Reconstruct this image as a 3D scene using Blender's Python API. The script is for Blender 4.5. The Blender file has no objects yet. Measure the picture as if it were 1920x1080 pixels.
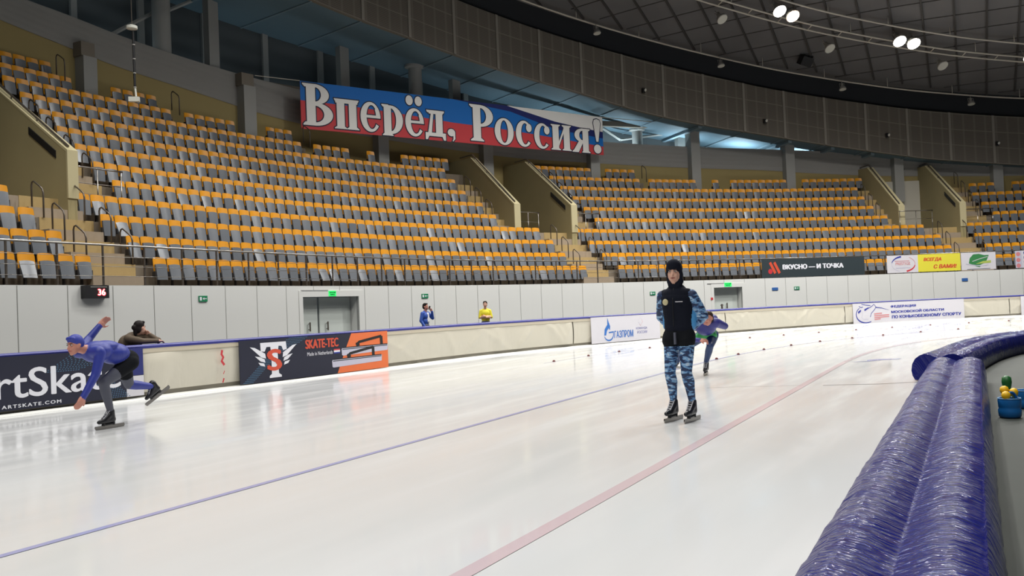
import bpy, bmesh, math, random
import numpy as np
from mathutils import Vector, Matrix, Euler

random.seed(7)
SC = bpy.context.scene
COL = SC.collection
R = math.radians

# ------------------------------------------------------------------ camera, world, exposure
CAM_H, FPX, PITCH, ROLL = 1.35, 1691.7, 0.02128, 0.04117
cam_d = bpy.data.cameras.new('camera')
cam = bpy.data.objects.new('camera', cam_d)
COL.objects.link(cam)
_f = Vector((0, math.cos(PITCH), math.sin(PITCH)))
_u = Vector((0, -math.sin(PITCH), math.cos(PITCH)))
_r = Vector((1, 0, 0))
_rt = _r * math.cos(ROLL) - _u * math.sin(ROLL)
_up = _u * math.cos(ROLL) + _r * math.sin(ROLL)
cam.matrix_world = Matrix(((_rt.x, _up.x, -_f.x, 0), (_rt.y, _up.y, -_f.y, 0), (_rt.z, _up.z, -_f.z, CAM_H), (0, 0, 0, 1)))
cam_d.sensor_width = 36.0
cam_d.lens = 36.0 * FPX / 1920.0
cam_d.clip_end = 400
SC.camera = cam

w = bpy.data.worlds.new('world')
SC.world = w
w.use_nodes = True
w.node_tree.nodes['Background'].inputs[0].default_value = (0.75, 0.85, 1.0, 1)
w.node_tree.nodes['Background'].inputs[1].default_value = 0.035
SC.view_settings.view_transform = 'Standard'
SC.view_settings.look = 'None'
SC.view_settings.gamma = 1.0
SC.view_settings.exposure = 0.0
SC.view_settings.use_curve_mapping = False
SC.cycles.max_bounces = 6
SC.cycles.diffuse_bounces = 4
SC.cycles.glossy_bounces = 3
SC.cycles.transparent_max_bounces = 4
SC.cycles.caustics_reflective = False
SC.cycles.caustics_refractive = False
SC.cycles.sample_clamp_indirect = 4.0

LAMP_W = 3900.0          # each floodlight on the trusses

# ------------------------------------------------------------------ plan curve of the hall (front of the stands)
PW = 1.25                # width of one white wall panel
_kn = np.array([-6.0, 0.625, 7.25, 13.875, 20.5, 27.125, 33.75, 40.375, 47.0]) * PW
_kv = np.array([0.00293, 0.00477, -0.01169, -0.03052, -0.02689, -0.02755, -0.0235, -0.02326, -0.02337])
GS = np.arange(-48, 72.01, 0.125)
_i0 = int(np.argmin(np.abs(GS)))
_k = np.interp(GS, _kn, _kv)
_k[GS < -5] = 0.0
_th = np.cumsum(_k) * 0.125
GT = _th - _th[_i0] + 1.09878
_x = np.cumsum(np.cos(GT)) * 0.125
_y = np.cumsum(np.sin(GT)) * 0.125
GX = _x - _x[_i0] - 10.89309
GY = _y - _y[_i0] + 19.85207


def theta(s):
    return float(np.interp(s, GS, GT))


def P(s, d, z):
    """hall coordinates: s along the stands, d outwards from the white wall, z above the ice"""
    t = theta(s)
    return (float(np.interp(s, GS, GX)) - math.sin(t) * d, float(np.interp(s, GS, GY)) + math.cos(t) * d, z)


def near_sd(X, Y):
    i = int(np.argmin((GX - X) ** 2 + (GY - Y) ** 2))
    vx, vy, t = X - GX[i], Y - GY[i], GT[i]
    return GS[i] + vx * math.cos(t) + vy * math.sin(t), -vx * math.sin(t) + vy * math.cos(t)


def smooth(nodes, win=4.0):
    n = np.array(nodes, float)
    g = np.arange(-50, 74, 0.1)
    v = np.interp(g, n[:, 0], n[:, 1])
    # linear extension at both ends
    a = (n[1, 1] - n[0, 1]) / (n[1, 0] - n[0, 0]); b = (n[-1, 1] - n[-2, 1]) / (n[-1, 0] - n[-2, 0])
    v = np.where(g < n[0, 0], n[0, 1] + a * (g - n[0, 0]), v)
    v = np.where(g > n[-1, 0], n[-1, 1] + b * (g - n[-1, 0]), v)
    k = int(win / 0.1)
    vs = np.convolve(np.pad(v, k, mode='reflect', reflect_type='odd'), np.ones(k) / k, 'same')[k:-k]
    return lambda q: float(np.interp(q, g, vs))


DB = smooth([(-8, -5.2), (-3, -5.5), (3, -6.05), (9, -6.4), (12, -6.8), (17, -7.45), (21, -7.8), (26, -7.95), (31, -7.75), (36, -7.45), (42, -7.3), (60, -7.3)])
DW = smooth([(0, 14), (7.8, 12.5), (11.5, 11.65), (17, 10.8), (26, 10.2), (34.6, 9.95), (47.5, 9.15), (56, 8.6), (60, 8.4)])
ZY = smooth([(0, 14.8), (7.96, 12.6), (10.3, 12.02), (11.2, 11.74), (14.4, 11.19), (16.8, 10.67), (18.4, 10.45), (28.4, 9.76), (32.9, 9.69), (37.9, 9.5), (42, 9.33), (44, 9.12), (48, 8.77), (54.2, 8.42)], 2)
ZG = smooth([(0, 16.2), (8.46, 13.6), (9.9, 13.41), (11.5, 13.0), (13.5, 12.67), (16.1, 12.31), (24, 11.6), (33.3, 10.99), (37.9, 10.82), (42.3, 10.65), (46.5, 10.37), (52, 10.0)], 2)
ZC = smooth([(0, 18.0), (17.4, 15.25), (21.7, 14.71), (26.2, 13.94), (30.7, 13.2), (34.5, 12.3), (37, 11.85), (41.3, 11.2), (44.4, 10.62), (48.4, 9.9), (50.1, 9.57), (53.8, 9.08), (55.2, 8.9)], 2)
ZF = smooth([(0, 21.2), (24.4, 17.12), (28.6, 16.39), (33, 15.63), (37.5, 14.82), (41.5, 14.04), (44.4, 13.54), (49.1, 12.72), (53.8, 12.06), (55.3, 11.88)], 2)
WALL_Z, WALK_Z = 2.29, -0.12
SEAT_D0, TREAD, RISE = 1.888, 0.827, 0.675
S0, S1 = -8.0, 63.0      # built stretch of the hall


def roof_z(s, d):
    return ZF(s) + 1.2 + 0.22 * (9 - d)


def floor_z(k):
    return WALL_Z + RISE * k


def riser_d(k):
    return 1.28 + TREAD * k


# ------------------------------------------------------------------ floodlights high over the track
def spot(name, loc, aim, power, col, size=0.3, ang=150, blend=0.6):
    l = bpy.data.lights.new(name, 'SPOT')
    l.energy = power
    l.color = col
    l.shadow_soft_size = size
    l.spot_size = R(ang)
    l.spot_blend = blend
    o = bpy.data.objects.new(name, l)
    COL.objects.link(o)
    o.location = loc
    o.rotation_euler = (Vector(aim) - Vector(loc)).to_track_quat('-Z', 'Y').to_euler()
    return o


LIT = []
for d_, s_list in ((1.3, np.arange(-3.3, 58, 7.05)), (-9.0, np.arange(-33, 56, 9.0)), (-19.0, np.arange(-34, 50, 12.0)), (-28.0, (-34, -22))):
    for s_ in s_list:
        LIT.append((float(s_), d_))
for s_, d_ in LIT:
    k_ = 0.55 if s_ < 4 else (0.7 if s_ < 16 else (1.0 if s_ < 28 else 1.2))
    if d_ > 0:                 # the lit pairs on the outer truss lean inwards over the track
        spot('floodlight_beam', P(s_ + .4, d_, roof_z(s_, d_) - 1.25), P(s_ + .4, d_ - 9.0, 0), LAMP_W * 0.9, (1.0, 0.98, 0.945), 0.3, 100, 0.5)
    elif d_ > -12:
        spot('floodlight_beam', P(s_, d_, roof_z(s_, min(d_, 0)) - 1.25), P(s_, d_ - 1.0, 0), LAMP_W * 1.3 * k_, (1.0, 0.985, 0.95), 0.3, 150 if s_ > 14 else 128, 0.7)
    else:
        spot('floodlight_beam', P(s_, d_, roof_z(s_, min(d_, 0)) - 1.25), P(s_, d_ + 2.5, 0), LAMP_W * 1.14 * (0.78 if -4 < s_ < 14 else (0.72 if s_ > 30 else 1.05)), (1.0, 0.985, 0.95), 0.3, 142, 0.75)
# added cool fill lights, unseen behind the parapet, brighten the gallery ceiling
for s_ in np.arange(6, 58, 3.2):
    l = bpy.data.lights.new('gallery_fill_light', 'AREA')
    l.shape = 'RECTANGLE'; l.size = 1.4; l.size_y = 0.12
    l.color = (0.72, 0.9, 1.0)
    l.energy = 8.0 + 110.0 * max(0.0, min(1.0, (s_ - 26) / 12.0))
    o = bpy.data.objects.new('gallery_fill_light', l)
    COL.objects.link(o)
    o.location = P(s_, DW(s_) + 1.3, ZG(s_) - 0.75)
    o.rotation_euler = (math.pi, 0, theta(s_))

# ------------------------------------------------------------------ helpers
def srgb(r, g=None, b=None):
    if g is None:
        r, g, b = r
    f = lambda c: (c / 255 / 12.92) if c / 255 <= 0.04045 else ((c / 255 + 0.055) / 1.055) ** 2.4
    return (f(r), f(g), f(b), 1.0)


def setp(o, label=None, cat=None, group=None, kind=None):
    if label: o['label'] = label
    if cat: o['category'] = cat
    if group: o['group'] = group
    if kind: o['kind'] = kind
    return o


def mesh_obj(name, verts, faces, mats, parent=None, uvs=None, mi=None, smooth_=False, **kw):
    me = bpy.data.meshes.new(name)
    me.from_pydata([tuple(v) for v in verts], [], [tuple(f) for f in faces])
    for m in (mats if isinstance(mats, (list, tuple)) else [mats]):
        me.materials.append(m)
    if mi is not None:
        me.polygons.foreach_set('material_index', mi)
    if uvs is not None:
        ul = me.uv_layers.new(name='UVMap')
        li = np.zeros(len(me.loops), dtype=np.int32)
        me.loops.foreach_get('vertex_index', li)
        ul.data.foreach_set('uv', np.asarray(uvs, dtype=np.float32)[li].ravel())
    if smooth_:
        me.polygons.foreach_set('use_smooth', [True] * len(me.polygons))
    me.update()
    o = bpy.data.objects.new(name, me)
    COL.objects.link(o)
    if parent is not None:
        o.parent = parent
    return setp(o, **kw)


def empty(name, loc=(0, 0, 0), rz=0.0, **kw):
    o = bpy.data.objects.new(name, None)
    COL.objects.link(o)
    o.location = loc
    o.rotation_euler = (0, 0, rz)
    o.empty_display_size = 0.2
    return setp(o, **kw)


class MB:
    """collects simple shapes into one mesh"""
    def __init__(self):
        self.v, self.f, self.m, self.uv = [], [], [], []

    def add(self, vs, fs, m=0, uv=None):
        n = len(self.v)
        self.v += [tuple(p) for p in vs]
        self.f += [tuple(i + n for i in f) for f in fs]
        self.m += [m] * len(fs)
        self.uv += list(uv) if uv is not None else [(0, 0)] * len(vs)
        return self

    def box(self, c, size, rz=0.0, m=0, rot=None):
        x, y, z = size[0] / 2, size[1] / 2, size[2] / 2
        vs = [Vector(q) for q in ((-x, -y, -z), (x, -y, -z), (x, y, -z), (-x, y, -z), (-x, -y, z), (x, -y, z), (x, y, z), (-x, y, z))]
        M = (rot.to_matrix() if rot is not None else Matrix.Rotation(rz, 3, 'Z'))
        vs = [M @ q + Vector(c) for q in vs]
        return self.add(vs, [(0, 3, 2, 1), (4, 5, 6, 7), (0, 1, 5, 4), (1, 2, 6, 5), (2, 3, 7, 6), (3, 0, 4, 7)], m)

    def tube(self, pts, r, n=8, m=0, closed=False, caps=True):
        pts = [Vector(p) for p in pts]
        rr = r if isinstance(r, (list, tuple)) else [r] * len(pts)
        rings, up = [], None
        for i, p in enumerate(pts):
            a = pts[i - 1] if i > 0 else (pts[-1] if closed else p)
            b = pts[i + 1] if i + 1 < len(pts) else (pts[0] if closed else p)
            t = (b - a)
            if t.length < 1e-9: t = Vector((0, 0, 1))
            t.normalize()
            if up is None or abs(up.dot(t)) > 0.95:
                up = Vector((0, 0, 1)) if abs(t.z) < 0.9 else Vector((1, 0, 0))
            x = t.cross(up).normalized()
            y = x.cross(t).normalized()
            up = y
            rings.append([p + (x * math.cos(2 * math.pi * k / n) + y * math.sin(2 * math.pi * k / n)) * rr[i] for k in range(n)])
        vs = [q for rg in rings for q in rg]
        fs = []
        L = len(pts)
        for i in range(L if closed else L - 1):
            j = (i + 1) % L
            for k in range(n):
                fs.append((i * n + k, i * n + (k + 1) % n, j * n + (k + 1) % n, j * n + k))
        if caps and not closed:
            fs.append(tuple(range(n - 1, -1, -1)))
            fs.append(tuple((L - 1) * n + k for k in range(n)))
        return self.add(vs, fs, m)

    def lathe(self, c, prof, n=16, m=0, axis=None):
        """prof: (radius, height) pairs around an axis from c"""
        q = Vector(axis).to_track_quat('Z', 'Y') if axis is not None else None
        vs = []
        for r_, h in prof:
            for k in range(n):
                p = Vector((r_ * math.cos(2 * math.pi * k / n), r_ * math.sin(2 * math.pi * k / n), h))
                if q is not None: p = q @ p
                vs.append(p + Vector(c))
        fs = []
        for i in range(len(prof) - 1):
            for k in range(n):
                fs.append((i * n + k, i * n + (k + 1) % n, (i + 1) * n + (k + 1) % n, (i + 1) * n + k))
        fs.append(tuple(range(n - 1, -1, -1)))
        fs.append(tuple((len(prof) - 1) * n + k for k in range(n)))
        return self.add(vs, fs, m)

    def ell(self, c, rad, m=0, nu=12, nv=8, rot=None):
        vs = []
        for j in range(nv + 1):
            a = math.pi * j / nv
            for i in range(nu):
                b = 2 * math.pi * i / nu
                p = Vector((rad[0] * math.sin(a) * math.cos(b), rad[1] * math.sin(a) * math.sin(b), rad[2] * math.cos(a)))
                if rot is not None: p = rot.to_matrix() @ p
                vs.append(p + Vector(c))
        fs = []
        for j in range(nv):
            for i in range(nu):
                fs.append((j * nu + i, (j + 1) * nu + i, (j + 1) * nu + (i + 1) % nu, j * nu + (i + 1) % nu))
        return self.add(vs, fs, m)

    def hull_poly(self, poly, fn, t0, t1, m=0):
        """polygon in 2D swept between two values of a third coordinate through fn(a, b, t)"""
        n = len(poly)
        vs = [fn(a, b, t0) for a, b in poly] + [fn(a, b, t1) for a, b in poly]
        fs = [tuple(range(n)), tuple(range(2 * n - 1, n - 1, -1))]
        fs += [(i, (i + 1) % n + 0, n + (i + 1) % n, n + i)[::-1] for i in range(n)]
        return self.add(vs, fs, m)

    def sweep(self, prof, s0, s1, ds=0.6, m=0, closed=False, caps=True):
        """prof(s) -> [(d, z)...] carried along the hall curve"""
        n = max(1, int(round((s1 - s0) / ds)))
        ss = [s0 + (s1 - s0) * i / n for i in range(n + 1)]
        vs, uv, np_ = [], [], 0
        for s in ss:
            pr = prof(s)
            np_ = len(pr)
            l = 0.0
            for i, (d, z) in enumerate(pr):
                if i: l += math.hypot(d - pr[i - 1][0], z - pr[i - 1][1])
                vs.append(P(s, d, z))
                uv.append((s, l))
        fs = []
        for a in range(n):
            for i in range(np_ if closed else np_ - 1):
                j = (i + 1) % np_
                fs.append((a * np_ + i, (a + 1) * np_ + i, (a + 1) * np_ + j, a * np_ + j))
        if closed and caps:
            fs.append(tuple(range(np_)))
            fs.append(tuple(n * np_ + i for i in range(np_ - 1, -1, -1)))
        return self.add(vs, fs, m, uv)

    def build(self, name, mats, parent=None, smooth_=False, **kw):
        return mesh_obj(name, self.v, self.f, mats, parent, self.uv, self.m, smooth_, **kw)


def rectprof(d0, d1, z0, z1):
    return lambda s: [(d0, z0), (d1, z0), (d1, z1), (d0, z1)]


def autosmooth(o, deg=40):
    me = o.data
    me.polygons.foreach_set('use_smooth', [True] * len(me.polygons))
    try:
        me.set_sharp_from_angle(angle=R(deg))
    except Exception:
        pass
    return o


def bevel(o, wdt=0.01, seg=2):
    m = o.modifiers.new('bevel', 'BEVEL')
    m.width = wdt; m.segments = seg; m.limit_method = 'ANGLE'
    return o


# ------------------------------------------------------------------ materials
def mat(name, col, rough=0.6, spec=0.5, metal=0.0, emit=None, estr=0.0, noise=0.0, nscale=6.0, coat=0.0):
    m = bpy.data.materials.new(name)
    m.use_nodes = True
    nt = m.node_tree
    b = nt.nodes['Principled BSDF']
    c = srgb(col)
    b.inputs['Base Color'].default_value = c
    b.inputs['Roughness'].default_value = rough
    b.inputs['Specular IOR Level'].default_value = spec
    b.inputs['Metallic'].default_value = metal
    b.inputs['Coat Weight'].default_value = coat
    if emit:
        b.inputs['Emission Color'].default_value = srgb(emit)
        b.inputs['Emission Strength'].default_value = estr
    if noise:
        tc = nt.nodes.new('ShaderNodeTexCoord')
        n = nt.nodes.new('ShaderNodeTexNoise')
        n.inputs['Scale'].default_value = nscale
        n.inputs['Detail'].default_value = 6
        nt.links.new(tc.outputs['Object'], n.inputs['Vector'])
        mx = nt.nodes.new('ShaderNodeMix'); mx.data_type = 'RGBA'
        mx.inputs[6].default_value = tuple(v * (1 - noise) for v in c[:3]) + (1,)
        mx.inputs[7].default_value = tuple(min(1, v * (1 + noise)) for v in c[:3]) + (1,)
        nt.links.new(n.outputs['Fac'], mx.inputs[0])
        nt.links.new(mx.outputs[2], b.inputs['Base Color'])
    return m


def nodes(m):
    return m.node_tree, m.node_tree.nodes['Principled BSDF']


def bump_noise(m, scale=(1, 1, 1), strength=0.3, dist=0.02, coord='Object', nscale=4.0, detail=3.0, mus=0.0):
    nt, b = nodes(m)
    tc = nt.nodes.new('ShaderNodeTexCoord')
    mp = nt.nodes.new('ShaderNodeMapping')
    mp.inputs['Scale'].default_value = scale
    n = nt.nodes.new('ShaderNodeTexNoise')
    n.inputs['Scale'].default_value = nscale
    n.inputs['Detail'].default_value = detail
    n.inputs['Distortion'].default_value = mus
    bp = nt.nodes.new('ShaderNodeBump')
    bp.inputs['Strength'].default_value = strength
    bp.inputs['Distance'].default_value = dist
    nt.links.new(tc.outputs[coord], mp.inputs['Vector'])
    nt.links.new(mp.outputs['Vector'], n.inputs['Vector'])
    nt.links.new(n.outputs['Fac'], bp.inputs['Height'])
    nt.links.new(bp.outputs['Normal'], b.inputs['Normal'])
    return m


def ice_material(name, col, var=0.05):
    m = mat(name, col, rough=0.13, spec=0.5)
    nt, b = nodes(m)
    b.inputs['IOR'].default_value = 1.31
    tc = nt.nodes.new('ShaderNodeTexCoord')
    mp = nt.nodes.new('ShaderNodeMapping')
    mp.vector_type = 'TEXTURE'
    mp.inputs['Rotation'].default_value = (0, 0, R(61))
    mp.inputs['Scale'].default_value = (14.0, 1.8, 1)
    n = nt.nodes.new('ShaderNodeTexNoise'); n.inputs['Scale'].default_value = 1.6; n.inputs['Detail'].default_value = 7
    c = srgb(col)
    rp = nt.nodes.new('ShaderNodeValToRGB')
    rp.color_ramp.elements[0].position = 0.3
    rp.color_ramp.elements[0].color = tuple(v * (1 - var) for v in c[:3]) + (1,)
    rp.color_ramp.elements[1].position = 0.7
    rp.color_ramp.elements[1].color = tuple(min(1, v * (1 + var)) for v in c[:3]) + (1,)
    nt.links.new(tc.outputs['Object'], mp.inputs['Vector'])
    nt.links.new(mp.outputs['Vector'], n.inputs['Vector'])
    nt.links.new(n.outputs['Fac'], rp.inputs['Fac'])
    nt.links.new(rp.outputs['Color'], b.inputs['Base Color'])
    # fine skate scratches make the gloss patchy
    n2 = nt.nodes.new('ShaderNodeTexNoise'); n2.inputs['Scale'].default_value = 5.0; n2.inputs['Detail'].default_value = 8
    nt.links.new(mp.outputs['Vector'], n2.inputs['Vector'])
    mr = nt.nodes.new('ShaderNodeMapRange')
    mr.inputs['From Min'].default_value = 0.35; mr.inputs['From Max'].default_value = 0.7
    mr.inputs['To Min'].default_value = 0.07; mr.inputs['To Max'].default_value = 0.2
    nt.links.new(n2.outputs['Fac'], mr.inputs['Value'])
    nt.links.new(mr.outputs['Result'], b.inputs['Roughness'])
    return m


M = {}
M['ice'] = ice_material('ice', (212, 213, 213), 0.045)
M['ice_blue'] = ice_material('ice_blue_line', (160, 164, 204), 0.06)
M['ice_red'] = ice_material('ice_red_line', (204, 186, 190), 0.06)
M['ice_edge'] = mat('ice_edge', (236, 236, 230), 0.5)
M['ice_mark'] = ice_material('ice_paint_smudge', (150, 155, 195), 0.1)
M['ice_scratch'] = ice_material('ice_scratch', (120, 122, 126), 0.1)
M['concrete'] = mat('concrete_floor', (56, 60, 54), 0.75, noise=0.22, nscale=1.3)
M['walk'] = mat('rubber_walkway', (70, 72, 76), 0.8, noise=0.1)
M['wall_white'] = mat('white_wall_panel', (214, 214, 210), 0.5)
M['joint'] = mat('panel_joint', (158, 158, 156), 0.7)
M['door'] = mat('pale_grey_door', (196, 202, 196), 0.45)
M['steel'] = mat('brushed_steel', (150, 146, 140), 0.28, metal=1.0)
M['steel_dark'] = mat('dark_steel', (98, 90, 82), 0.35, metal=0.6)
M['terrace'] = mat('terrace_concrete', (112, 102, 88), 0.85, noise=0.12, nscale=2)
M['terrace_dark'] = mat('terrace_riser', (62, 56, 50), 0.9)
M['step'] = mat('stair_beige', (146, 132, 114), 0.75, noise=0.08)
M['step_yellow'] = mat('stair_yellow', (164, 140, 92), 0.75, noise=0.08)
M['olive'] = mat('olive_plaster', (148, 137, 100), 0.85, noise=0.06, nscale=1.5)
M['coping'] = mat('cream_coping', (176, 166, 130), 0.7)
M['yellow_wall'] = mat('yellow_plaster', (150, 134, 88), 0.85, noise=0.05, nscale=1.0)
M['grey_wall'] = mat('grey_parapet', (140, 138, 134), 0.8, noise=0.05, nscale=1.0)
M['pale_wall'] = mat('pale_plaster', (188, 184, 172), 0.8)
M['column'] = mat('grey_column', (150, 150, 146), 0.7)
M['beam'] = mat('brown_grey_beam', (120, 112, 100), 0.7)
M['gallery_back'] = mat('gallery_cladding', (78, 84, 86), 0.7)
M['gallery_ceiling'] = mat('gallery_ceiling', (98, 122, 134), 0.7, noise=0.05, nscale=0.4)
M['gallery_seam'] = mat('gallery_seam', (116, 136, 146), 0.7)
M['fascia_post'] = mat('fascia_post', (134, 129, 120), 0.7)
M['roof'] = mat('roof_membrane', (104, 103, 103), 0.9, noise=0.25, nscale=0.35)
M['roof_rib'] = mat('roof_rib', (66, 64, 62), 0.8)
M['dark'] = mat('dark_shade', (34, 36, 40), 0.9)  # near-black colour standing in for shade under the roof edge
M['white_tube'] = mat('white_conduit', (196, 190, 176), 0.5)
M['lamp_body'] = mat('lamp_grey', (150, 148, 142), 0.45)
M['lamp_off'] = mat('lamp_glass_off', (206, 206, 196), 0.25)
M['lamp_on'] = mat('lamp_glass_lit', (255, 250, 240), 0.3, emit=(255, 246, 232), estr=40.0)
M['lamp_warm'] = mat('lamp_glass_warm', (255, 230, 210), 0.3, emit=(255, 214, 180), estr=30.0)
M['black'] = mat('black_plastic', (24, 24, 26), 0.45)
M['seat_orange'] = mat('orange_plastic', (208, 140, 22), 0.38, noise=0.04)
M['seat_grey'] = mat('grey_plastic', (98, 102, 108), 0.27, spec=0.55, noise=0.05)
M['seat_iron'] = mat('seat_iron', (52, 50, 50), 0.5, metal=0.3)
M['cover'] = mat('cream_vinyl', (204, 198, 182), 0.22, noise=0.03, nscale=2)
bump_noise(M['cover'], (1.0, 1.0, 0.35), 0.55, 0.06, 'Object', 1.5, 3.0, 1.2)
M['flap'] = mat('beige_flap', (190, 180, 160), 0.5)
M['kick'] = mat('grey_kick_strip', (146, 140, 126), 0.7)
M['rail_blue'] = mat('blue_rail', (44, 48, 128), 0.45)
M['navy'] = mat('navy_banner', (32, 34, 52), 0.45, noise=0.08)
M['navy2'] = mat('royal_banner', (38, 44, 112), 0.5)
M['paper'] = mat('white_banner', (210, 207, 212), 0.5, noise=0.02)
M['white_ink'] = mat('white_print', (226, 226, 232), 0.5)
M['orange_ink'] = mat('orange_print', (226, 112, 58), 0.5)
M['red_orange'] = mat('red_orange_print', (206, 78, 52), 0.5)
M['blue_ink'] = mat('blue_print', (44, 56, 150), 0.5)
M['gaz_blue'] = mat('bright_blue_print', (44, 108, 186), 0.5)
M['mist_blue'] = mat('mist_blue_print', (74, 112, 142), 0.5)
M['silver_ink'] = mat('silver_print', (190, 188, 204), 0.5)
M['red_ink'] = mat('red_print', (196, 52, 60), 0.5)
M['pink_ink'] = mat('pink_print', (206, 130, 132), 0.5)
M['green_ink'] = mat('green_print', (58, 128, 74), 0.5)
M['lime_ink'] = mat('lime_print', (172, 186, 92), 0.5)
M['yellow_ink'] = mat('yellow_print', (222, 212, 66), 0.5)
M['slate'] = mat('slate_banner', (46, 56, 60), 0.5)
M['flag_blue'] = mat('flag_blue', (4, 106, 190), 0.65)
M['flag_deep'] = mat('flag_deep_blue', (24, 34, 104), 0.65)
M['flag_red'] = mat('flag_red', (206, 64, 70), 0.65)
M['flag_white'] = mat('flag_white', (244, 242, 238), 0.65)
M['outline'] = mat('dark_outline', (26, 34, 58), 0.65)
M['sign_green'] = mat('sign_green', (24, 128, 84), 0.4)
M['sign_lit'] = mat('sign_lit_green', (60, 230, 110), 0.4, emit=(30, 225, 100), estr=0.7)
M['sign_dark'] = mat('sign_dark_green', (8, 60, 40), 0.4)
M['sign_blue'] = mat('sign_blue', (52, 96, 160), 0.4)
M['led'] = mat('led_red', (255, 60, 70), 0.4, emit=(255, 52, 60), estr=7.0)
M['led_core'] = mat('led_core', (255, 220, 190), 0.4, emit=(255, 190, 170), estr=9.0)
M['wrap'] = mat('blue_vinyl_wrap', (28, 32, 104), 0.18, spec=0.22, noise=0.08, nscale=3)
M['tub'] = mat('blue_tub', (22, 96, 160), 0.4)
M['tub_rim'] = mat('light_blue_rim', (110, 160, 205), 0.4)
M['ball_yellow'] = mat('yellow_rubber', (236, 186, 24), 0.45)
M['ball_green'] = mat('green_rubber', (32, 98, 44), 0.4)
M['marker'] = mat('red_marker', (104, 46, 42), 0.5)
# people
M['skin'] = mat('skin', (206, 160, 138), 0.55)
M['skin2'] = mat('skin_ruddy', (190, 130, 112), 0.55)
M['hair_dark'] = mat('dark_hair', (24, 18, 17), 0.6, spec=0.2)
M['hair_brown'] = mat('brown_hair', (52, 38, 30), 0.6, spec=0.2)
M['cloth_black'] = mat('black_cloth', (20, 23, 34), 0.85, spec=0.15)
M['cloth_short'] = mat('black_shorts', (18, 20, 24), 0.85, spec=0.15)
M['cloth_blue'] = mat('violet_blue_suit', (50, 50, 122), 0.5)
M['cloth_royal'] = mat('royal_blue_suit', (40, 52, 140), 0.5)
M['cloth_navy'] = mat('navy_tights', (36, 58, 98), 0.5)
M['cloth_green'] = mat('green_shirt', (74, 176, 96), 0.6)
M['cloth_brown'] = mat('brown_jacket', (92, 78, 62), 0.8)
M['cloth_jacket'] = mat('blue_jacket', (36, 74, 158), 0.6)
M['cloth_white'] = mat('white_shirt', (226, 226, 232), 0.7)
M['cloth_yellow'] = mat('yellow_top', (224, 212, 48), 0.7)
M['cloth_grey'] = mat('grey_trousers', (78, 80, 92), 0.7)
M['sleeve_blue'] = mat('light_blue_panel', (70, 142, 196), 0.6)
M['badge'] = mat('pale_badge', (190, 180, 140), 0.5)
M['eye_white'] = mat('eye_white', (196, 188, 182), 0.4)
M['iris'] = mat('dark_iris', (40, 32, 28), 0.3)
M['lips'] = mat('lips', (168, 100, 92), 0.5)
M['brow'] = mat('eyebrow', (62, 44, 36), 0.7)
M['boot'] = mat('black_skate_boot', (26, 26, 30), 0.35)
M['lace'] = mat('grey_lace', (170, 170, 176), 0.6)
M['sock'] = mat('grey_sock', (128, 118, 108), 0.8)
M['cap_blue'] = mat('blue_cap', (46, 58, 150), 0.6)


def camo_material():
    m = mat('blue_camouflage', (60, 110, 160), 0.65)
    nt, b = nodes(m)
    tc = nt.nodes.new('ShaderNodeTexCoord')
    mp = nt.nodes.new('ShaderNodeMapping'); mp.inputs['Scale'].default_value = (11, 11, 27)
    n = nt.nodes.new('ShaderNodeTexNoise'); n.inputs['Scale'].default_value = 1.25; n.inputs['Detail'].default_value = 2.0; n.inputs['Distortion'].default_value = 0.45
    rp = nt.nodes.new('ShaderNodeValToRGB')
    cr = rp.color_ramp; cr.interpolation = 'CONSTANT'
    cr.elements[0].position = 0.0; cr.elements[0].color = srgb(28, 44, 78)
    cr.elements[1].position = 0.47; cr.elements[1].color = srgb(58, 96, 142)
    e = cr.elements.new(0.53); e.color = srgb(112, 154, 192)
    e = cr.elements.new(0.63); e.color = srgb(166, 186, 204)
    nt.links.new(tc.outputs['Object'], mp.inputs['Vector'])
    nt.links.new(mp.outputs['Vector'], n.inputs['Vector'])
    nt.links.new(n.outputs['Fac'], rp.inputs['Fac'])
    nt.links.new(rp.outputs['Color'], b.inputs['Base Color'])
    return m


M['camo'] = camo_material()


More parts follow.
